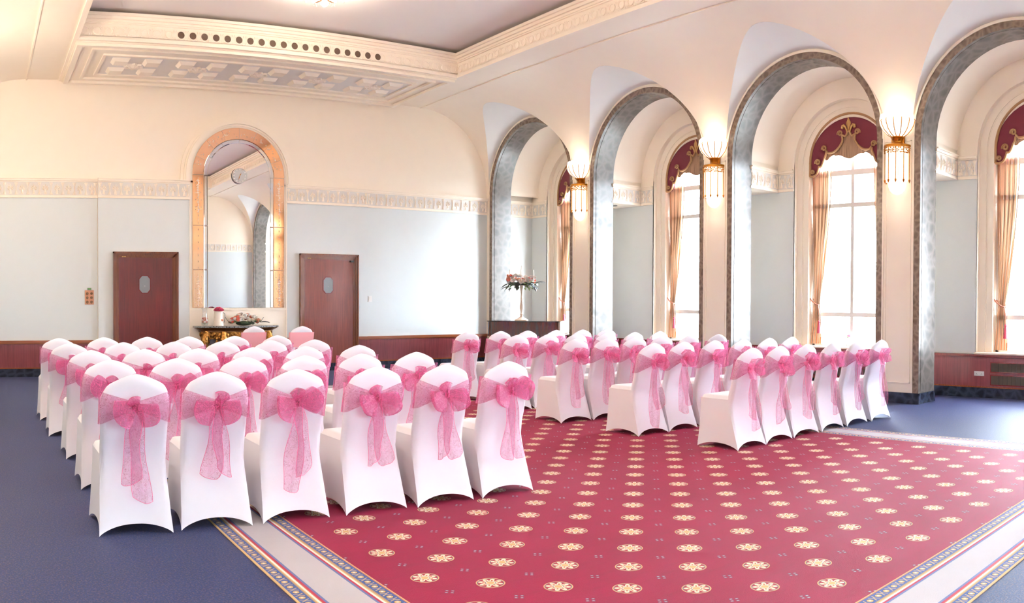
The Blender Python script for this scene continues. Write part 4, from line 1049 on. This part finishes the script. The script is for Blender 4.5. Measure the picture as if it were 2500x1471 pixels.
for k in range(22):
    x = rn.uniform(-.30, .30); a = rn.uniform(0, 2*PI); link('leaf', rn.choice([LD, LG, LG, LL]), fa, (x, rn.uniform(-.10, .02), .03+rn.uniform(0, .06)), (rn.uniform(-.3, .5), 0, a), (rn.uniform(.7, 1.2),)*3)
for s in (-1, 1): MB().tube([(s*.25, -.03, .04), (s*.33, -.03, .09), (s*.38, -.03, .16)], .004, 5).build('sprig', MAT['leafdark'], fa)

# flowers on the window sills
def sillvase(b, label):
    r = empty('bud_vase', (AG+.02, b, ZSILL+.012)); tag(r, label, 'vase', 'bud vases on the sills')
    MB().lathe([(0, 0), (.035, .002), (.04, .03), (.025, .07), (.018, .10), (.022, .115)], 12).build('glass_body', MAT['clearglass'], r, True)
    MB().tube([(0, 0, .02), (0, .005, .14)], .003, 5).build('stem', MAT['leaflight'], r)
    for k in range(5): link('rose', (RPI, RW, RW, RPI, RW)[k], r, (.03*math.cos(k*1.3), .045*math.sin(k*1.3), .16+.02*(k % 2)), (.3, 0, k), (.7, .7, .7))
    for k in range(3): link('leaf', LL, r, (0, .01, .14), (.2, 0, k*2.1), (.8, .8, .8))
sillvase(7.26, 'small pink and white posy in glass on the sill left of the nearest pier')
sillvase(10.2, 'small posy in glass on the second window sill from the piano')

# ------------------------------------------------------------------ grand piano and candelabrum
PZ, PH = .985, .29
pa = empty('grand_piano', (9.74, 14.28, 0), -math.atan2(1.10, .93)); 
tag(pa, 'polished brown grand piano with closed lid in front of the first arch', 'piano')
bent = [(0, 0), (.30, -.01), (.52, .03), (.78, .0), (1.05, -.06), (1.30, -.04), (1.44, .02)]
outl = bent+[(1.47, .10), (1.47, .95), (1.40, 1.02), (0, 1.02), (-.03, .98), (-.03, .04)]
def ins(o, d): 
    cx = sum(p[0] for p in o)/len(o); cyy = sum(p[1] for p in o)/len(o); return [(p[0]+(p[0]-cx)*d, p[1]+(p[1]-cyy)*d) for p in o]
sm2 = []                                          # smooth the bent side
for i in range(len(bent)-1):
    for t in (0, .25, .5, .75): 
        p0_, p1_ = bent[max(i-1, 0)], bent[i]; p2_, p3_ = bent[i+1], bent[min(i+2, len(bent)-1)]
        sm2.append(tuple(.5*((2*p1_[c])+(-p0_[c]+p2_[c])*t+(2*p0_[c]-5*p1_[c]+4*p2_[c]-p3_[c])*t*t+(-p0_[c]+3*p1_[c]-3*p2_[c]+p3_[c])*t**3) for c in (0, 1)))
outl = sm2+[bent[-1], (1.47, .10), (1.47, .95), (1.40, 1.02), (0, 1.02), (-.03, .98), (-.03, .04)]
MB().prism(outl, lambda u, v: (u, v, PZ-.02-PH), lambda u, v: (u, v, PZ-.022)).build('rim', MAT['piano'], pa, True, 30)
MB().prism(ins(outl, .02), lambda u, v: (u, v, PZ-.02), lambda u, v: (u, v, PZ)).build('lid', MAT['pianoblack'], pa, True, 30)
MB().prism(ins(outl, -.06), lambda u, v: (u, v, PZ-.02-PH-.06), lambda u, v: (u, v, PZ-.02-PH)).build('underframe', MAT['pianoblack'], pa, True, 30)
for (x, y) in ((.2, .85), (.2, .2), (1.3, .5)):
    MB().lathe([(.05, .03), (.05, .10), (.035, .12), (.06, .35), (.075, .60), (.08, .64)], 8, (x, y, 0)).lathe([(0, 0), (.03, 0), (.03, .03), (0, .03)], 8, (x, y, 0)).build('leg', MAT['piano'], pa, True, 30)
MB().box(-.03, -.02, .15, .9, .70, .74).build('keybed', MAT['pianoblack'], pa)
MB().box(.10, .16, .45, .65, .08, .64).box(.06, .18, .42, .68, .06, .10).build('pedal_lyre', MAT['pianoblack'], pa)
cb = empty('candelabrum', (10.24, 13.83, PZ)); tag(cb, 'tall ivory candelabrum ringed with roses standing on the piano', 'candelabrum')
MB().lathe([(0, 0), (.135, .0), (.14, .02), (.10, .045), (.055, .065), (.03, .09), (.022, .12), (.04, .135), (.022, .15), (.02, .19), (.04, .26), (.034, .33), (.018, .40), (.026, .415), (.018, .43), (.026, .45), (.018, .47), (.016, .55), (.022, .60), (.038, .68), (.03, .72), (.016, .75), (.028, .78), (.0, .80)], 16).build('stem', MAT['ivorymetal'], cb, True, 50)
cpos = [(0, 0)]+[(.24*math.cos(a), .24*math.sin(a)) for a in (math.radians(q) for q in (-40, 50, 140, 230))]
for k, (x, y) in enumerate(cpos[1:]):
    MB().tube([(0, 0, .74), (x*.4, y*.4, .70), (x*.8, y*.8, .73), (x, y, .80)], .010, 6).build('arm', MAT['ivorymetal'], cb, True, 60)
    MB().lathe([(.012, .78), (.03, .80), (.02, .82), (.02, .84)], 10, (x, y, 0)).build('candle_cup', MAT['ivorymetal'], cb, True)
MB().lathe([(.012, .78), (.03, .80), (.02, .84)], 10).build('candle_cup', MAT['ivorymetal'], cb, True)
wr = empty('rose_wreath', (10.24, 13.83, PZ+.78)); tag(wr, 'ring of white and peach roses around the candelabrum', 'flowers')
MB().grid([[((.22+.04*math.cos(v))*math.cos(u), (.22+.04*math.cos(v))*math.sin(u), -.03+.035*math.sin(v)) for v in [2*PI*j/6 for j in range(6)]] for u in [2*PI*i/24 for i in range(24)]], True, True).build('moss_ring', MAT['leaf'], wr, True)
rn = random.Random(31)
for k in range(64):
    a = 2*PI*k/64+rn.uniform(-.2, .2); q = .23+rn.uniform(-.06, .07); me = rn.choice([RW, RW, RW, RW, RW, RPE, RCO])
    link('rose', me, wr, (q*math.cos(a), q*math.sin(a), rn.uniform(-.03, .13)), (rn.uniform(-.6, .6), rn.uniform(-.6, .6), a), (rn.uniform(.8, 1.2),)*3)
for k in range(44):
    a = rn.uniform(0, 2*PI); q = .24+rn.uniform(-.04, .06); link('leaf', rn.choice([LG, LG, LL, LD]), wr, (q*math.cos(a), q*math.sin(a), rn.uniform(-.12, .02)), (rn.uniform(-1.0, .2), 0, a-PI/2), (rn.uniform(.8, 1.3),)*3)
cn = ['centre candle, the tallest on the candelabrum', 'ivory taper candle on the near right arm of the candelabrum', 'ivory taper candle on the far right arm of the candelabrum', 'ivory taper candle on the far left arm of the candelabrum', 'ivory taper candle on the near left arm of the candelabrum']
for k, (x, y) in enumerate(cpos):
    zb, hh = PZ+.82, (.24 if k == 0 else .22)
    zb += .06 if k == 0 else 0
    tc = empty('taper_candle', (10.24+x, 13.83+y, zb)); tag(tc, cn[k] if k else 'ivory taper candle, the tallest, at the centre of the candelabrum', 'candle', 'candles on the candelabrum')
    MB().lathe([(0, 0), (.0125, 0), (.010, hh-.01), (.006, hh), (0, hh+.002)], 10).build('wax', MAT['candle'], tc, True, 50)
    MB().tube([(0, 0, hh), (0, 0, hh+.012)], .0015, 4).build('wick', MAT['dark'], tc)

# ------------------------------------------------------------------ chairs
def lerp_tab(tab, z):
    if z <= tab[0][0]: return tab[0][1]
    for (z0_, v0), (z1_, v1_) in zip(tab[:-1], tab[1:]):
        if z <= z1_:
            t = (z-z0_)/(z1_-z0_); t = t*t*(3-2*t)*.5+t*.5; return v0+(v1_-v0)*t
    return tab[-1][1]
YR = [(0, -.25), (.12, -.215), (.25, -.175), (.40, -.142), (.50, -.158), (.60, -.188), (.82, -.238), (.96, -.275)]   # rear surface
WH = [(0, .226), (.15, .216), (.40, .205), (.60, .206), (.80, .212), (.96, .214)]                                   # half width
YFt = [(0, .252), (.20, .236), (.44, .226)]
def ztop(u):
    u = abs(u); return .960-.088*(u**1.45)-.050*max(0, (u-.72)/.28)**2.4
def chair_cover_mesh():
    mb = MB(); nu = 20; ZQ = .468
    us = [-1+2*i/nu for i in range(nu+1)]; us = [math.copysign(abs(u)**.8, u) for u in us]
    def hem(t): return .060*max(0.0, 1-abs(t)**2.2)**.8
    zl = [0, .05, .11, .18, .26, .34, .41, ZQ]; zu = [.0, .08, .18, .30, .42, .54, .66, .76, .85, .92, .97, 1.0]
    def rear(u, z):
        k = max(0.0, (abs(u)-.86)/.14); rnd_ = .024*k*k*min(1, z/.5)
        pin = -.0*u
        return lerp_tab(YR, z)+rnd_+.016*(1-u*u)*max(0, 1-z/.3)
    R_, F_ = [], []
    for u in us:
        zt = ztop(u); col = []
        for z in zl:
            hz = hem(u)*max(0, 1-z/.25); zz = z+hz; col.append((u*lerp_tab(WH, zz), rear(u, zz), zz))
        fc = []
        for v in zu:
            z = ZQ+(zt-ZQ)*v; k = max(0, (v-.84)/.16)
            if v > 0: col.append((u*lerp_tab(WH, z)*(1-.012*k*k), rear(u, z)+.024*k**2.2, z))
            kk = max(0.0, (abs(u)-.86)/.14)
            fc.append((u*lerp_tab(WH, z)*(1-.012*k*k), lerp_tab(YR, z)+.062-.020*kk*kk-.028*k**2.2, z))
        R_.append(col); F_.append(fc)
    mb.grid(R_); mb.grid(F_)
    n0 = len(zl)-1
    for i in (0, nu): mb.grid([[R_[i][n0+j], F_[i][j]] for j in range(len(zu))])          # edges of the back
    mb.grid([[R_[i][-1], F_[i][-1]] for i in range(nu+1)])                                # crown
    # sides and front of the skirt
    ns = 14; ts = [-1+2*i/ns for i in range(ns+1)]
    def yf(z): return lerp_tab(YFt, z)
    sides = {}
    for sg in (-1, 1):
        P = []
        for t in ts:
            row = []
            for z in zl:
                hz = hem(t)*.85*max(0, 1-z/.25) if abs(t) < 1 else 0; zz = z+hz
                y0 = rear(sg, zz); y1 = yf(zz); f = (t+1)/2
                w = lerp_tab(WH, zz)*(1-.022*f)-.018*(1-t*t)*max(0, 1-zz/.3)
                row.append((sg*w, y0+(y1-y0)*f, zz))
            P.append(row)
        sides[sg] = P; mb.grid(P)
    P = []
    for u in us:
        row = []
        for z in zl:
            hz = hem(u)*max(0, 1-z/.25); zz = z+hz; row.append((u*lerp_tab(WH, zz)*.978, yf(zz)-.016*(1-u*u)*max(0, 1-zz/.3), zz))
        P.append(row)
    mb.grid(P)
    # rounded seat cushion
    base = []
    for t in ts: base.append(t)
    G = []
    m_ = 16
    for i in range(m_+1):
        f = i/m_; row = []
        for u in us:
            w = lerp_tab(WH, ZQ)*(1-.022*f); y0 = lerp_tab(YR, ZQ)+.03; y1 = yf(ZQ)
            ex = max(0, (abs(u)-.80)/.20); ey = max(0, (f-.86)/.14)
            row.append((u*w, y0+(y1-y0)*f, ZQ+.036*(max(0, 1-ex**2.4)**.5)*(max(0, 1-ey**2.4)**.5)))
        G.append(row)
    mb.grid(G)
    return mb.mesh('chair_cover', True, 52)
COVER = chair_cover_mesh(); COVER.materials.append(MAT['cover'])
KZ = .764                                          # height of the knot
def yrear(z): return lerp_tab(YR, z)+.002
def sash_band(seed):
    rn = random.Random(seed); mb = MB(); nv = 12; kx = rn.uniform(-.012, .016); kz = KZ+rn.uniform(-.012, .010)
    phs = [rn.uniform(0, 6) for _ in range(3)]
    zhi, zlo = .862+rn.uniform(-.014, .008), .652+rn.uniform(-.012, .012)
    edges_ = {'hi': [], 'lo': []}
    for s in (-1, 1):
        P = []; nu = 16
        for i in range(nu+1):
            u = i/nu; row = []
            x = kx+(s*.214-kx)*u
            for j in range(nv+1):
                v = j/nv
                hi = kz+.022+(zhi-kz-.022)*(u**1.05); lo = kz-.024+(zlo-kz+.024)*(u**1.0)
                z = lo+(hi-lo)*v
                fold = (.006*math.sin(v*19+phs[0]+2*u)+.005*math.sin(v*37+phs[1]))*(.35+.65*(1-abs(2*u-1)))
                y = yrear(z)-.008-.012*(1-u)**2+fold
                if u > .93: y += .02*(u-.93)/.07
                row.append((x+(s*.004 if u > .97 else 0), y, z))
            P.append(row)
            edges_['hi'].append(row[-1]) if s > 0 else None
        # wrap round the side and across the front
        for (x, dy) in ((s*.222, .030), (s*.216, .058), (s*.10, .068), (0, .069)):
            P.append([(x, yrear(zlo+(zhi-zlo)*j/nv)+dy, zlo+(zhi-zlo)*j/nv) for j in range(nv+1)])
        mb.grid(P)
    return mb.mesh('sash', True, 80), kx, kz
def loop_mesh(seed, ang, L, wid, depth):
    """one bow loop: a closed ribbon leaving the knot in direction ang (degrees, 0 = to the right)"""
    rn = random.Random(seed); mb = MB(); P = []; n_ = 20; m_ = 8; a = math.radians(ang); d = (math.cos(a), math.sin(a)); q = (-d[1], d[0])
    ph = rn.uniform(0, 6)
    for i in range(n_+1):
        t = i/n_; s0_ = L*math.sin(PI*t)**.8*(1+.05*math.sin(5*t+ph)); w = .016+wid*math.sin(PI*t)**.7
        oy = -depth*math.sin(PI*t)**.6*(1.1 if t < .5 else .25)-.012
        row = []
        for j in range(m_+1):
            v = (j/m_-.5)*2; cw = w*v*(1+.10*math.sin(7*t+ph)); s = s0_*(1-.34*abs(v)**2.2)
            cr_ = .006*math.sin(v*5+ph+4*t)*math.sin(PI*t)
            row.append((d[0]*s+q[0]*cw, oy+cr_-.022*(1-v*v)*math.sin(PI*t), d[1]*s+q[1]*cw-.10*s*s/.15*.4))
        P.append(row)
    mb.grid(P); return mb.mesh('bow_loop', True, 80)
def knot_mesh(seed):
    rn = random.Random(seed); mb = MB()
    P = []
    for i in range(13):
        t = 2*PI*i/12; P.append([((.020+.006*math.sin(3*t+seed))*math.cos(t)*sx_, -.020+.016*math.sin(t)*sx_, z) for z, sx_ in ((-.034, .75), (-.018, 1.0), (0, 1.08), (.018, 1.0), (.034, .75))])
    mb.grid(P); return mb.mesh('knot', True, 80)
def tail_mesh(seed, dx, length, w0, w1, hem=True):
    rn = random.Random(seed); mb = MB(); P = []; n_ = 22; m_ = 8; ph = rn.uniform(0, 6); tw_ = rn.uniform(-.5, .5); cut = rn.uniform(-.03, .03)
    for i in range(n_+1):
        t = i/n_; w = w0+(w1-w0)*min(1, t*1.6)**.8
        row = []
        for j in range(m_+1):
            v = j/m_-.5
            x = dx*t**.8+v*w*math.cos(tw_*t)+.010*math.sin(4*t+ph)+.009*math.sin(8*t+ph*2+v*2.5)
            z = -length*t-cut*v*2*t+.05*(abs(v)*2)**3*max(0, t-.8)*(1 if v*tw_ > 0 else .3)*3
            y = -.014-.020*t-.007*math.sin(v*11+ph+3*t)*t**.4-.006*math.sin(6*t+ph)
            row.append((x, y, z))
        P.append(row)
    mb.grid(P); me = mb.mesh('tail', True, 80); me.materials.append(MAT['organza'])
    ed = [P[i][0] for i in range(n_+1)]+[P[n_][j] for j in range(1, m_+1)]+[P[i][m_] for i in range(n_-1, -1, -1)]
    hm = MB().tube(ed, .0013, 4).mesh('tail_hem'); hm.materials.append(MAT['hem'])
    return me, hm
VARS = []
for vi in range(8):
    full = vi >= 4                                   # fuller pompom bows in the right-hand block
    band, kx, kz = sash_band(50+vi); rn = random.Random(80+vi)
    if not full: sp = [(rn.uniform(196, 232), rn.uniform(.095, .12), rn.uniform(.05, .064)), (rn.uniform(-48, 8), rn.uniform(.105, .135), rn.uniform(.056, .070)), (rn.choice([70, 110])+rn.uniform(-12, 12), rn.uniform(.045, .07), .026)]
    else: sp = [(rn.uniform(15, 50), .10, .045), (rn.uniform(-35, -5), .12, .05), (rn.uniform(95, 125), .085, .035), (rn.uniform(195, 225), .075, .035)]
    loops = [loop_mesh(vi*10+k, a_, L_*(1.36 if vi < 4 else 1.22), w_*(1.22 if vi < 4 else 1.12), .045 if not full else .06) for k, (a_, L_, w_) in enumerate(sp)]
    kn_ = knot_mesh(vi)
    ln = (rn.uniform(.42, .56), rn.uniform(.38, .55)) if not full else (rn.uniform(.55, .66), rn.uniform(.42, .58))
    tails = [tail_mesh(vi*7+1, rn.uniform(-.05, -.01), ln[0], .05, rn.uniform(.10, .13) if not full else rn.uniform(.12, .17)), tail_mesh(vi*7+2, rn.uniform(.02, .07), ln[1], .05, rn.uniform(.09, .13) if not full else rn.uniform(.12, .17))]
    band.materials.append(MAT['organza'])
    for m_ in [kn_]+loops: m_.materials.append(MAT['organza4' if full else 'organza2'])
    if full:
        for m_, h_ in tails: m_.materials[0] = MAT['organza3']
    VARS.append((band, kx, kz, loops, kn_, tails))
COVER_O = None
def chair(x, y, rz, var, label, group, flip=False):
    r = empty('banquet_chair', (x, y, .004 if CX0-.3 < x < CX1+.3 and CY0 < y < CY1 else 0), rz); tag(r, label, 'chair', group)
    link('chair_cover', COVER, r)
    band, kx, kz, loops, kn_, tails = VARS[var]
    s = link('sash', band, r); 
    if flip: s.scale = (-1, 1, 1)
    yk = yrear(kz)-.012
    for me in loops: link('bow_loop', me, s, (kx, yk, kz))
    link('knot', kn_, s, (kx, yk, kz))
    for (me, hm) in tails:
        t = link('tail', me, s, (kx, yk-.004, kz-.015)); 
        link('tail_hem', hm, s, (kx, yk-.004, kz-.015))
    return r
LX = {1: (.91, 1.42, 1.94, 2.50, 3.02, 3.54), 2: (.95, 1.455, 1.98, 2.487, 2.99, 3.50), 3: (.955, 1.447, 1.936, 2.464, 2.979, 3.543), 4: (.905, 1.45, 2.01, 2.543, 3.08, 3.59), 5: (.891, 1.423, 1.952, 2.458, 3.022, 3.584)}
RX = {1: (6.375, 6.85, 7.345, 7.85, 8.36, 8.89), 2: (6.31, 6.785, 7.289, 7.796, 8.297, 8.812), 3: (6.30, 6.768, 7.23, 7.70, 8.22, 8.79), 4: (6.35, 6.86, 7.33, 7.88, 8.40, 8.93), 5: (6.38, 6.92, 7.408, 7.924, 8.46, 8.99)}
CYC = {1: 5.20, 2: 6.44, 3: 7.66, 4: 8.90, 5: 10.09}
rown = {1: 'nearest row', 2: 'second-nearest row', 3: 'middle row', 4: 'second-farthest row', 5: 'farthest row'}
coln = ['leftmost', 'second from left', 'third from left', 'third from right', 'second from right', 'rightmost']
rn = random.Random(99)
for blk, tabx in (('left', LX), ('right', RX)):
    for k in range(1, 6):
        for c in range(6):
            v = rn.randrange(4) if blk == 'left' else 4+rn.randrange(4)
            chair(tabx[k][c], CYC[k]+rn.uniform(-.02, .02), math.radians(rn.uniform(-1.8, 1.8)), v, 'white covered chair with pink sash, %s seating block, %s, %s' % (blk, rown[k], coln[c]), '%s block of covered chairs' % blk, rn.random() < .4)
# two chairs with plain pink bands in front of the console
for (x, y, lb) in ((4.50, 13.74, 'white covered chair with flat pink band in front of the console table'), (5.27, 13.50, 'white covered chair with flat pink band in front of the right door')):
    r = empty('banquet_chair', (x, y, 0), 0); tag(r, lb, 'chair', 'pink-banded chairs'); link('chair_cover', COVER, r)
    P = []
    zs = [.60+.255*j/8 for j in range(9)]
    for (u, dy) in [(-1+2*i/14, -.006) for i in range(15)]+[(1.03, .03), (1.0, .066), (0, .07), (-1.0, .066), (-1.03, .03)]:
        P.append([(u*(lerp_tab(WH, z)+.004), yrear(z)+dy+(.004 if abs(u) > .9 and dy < 0 else 0), z) for z in zs])
    MB().grid(P, close_u=True).build('pink_band', MAT['pinkband'], r, True, 60)
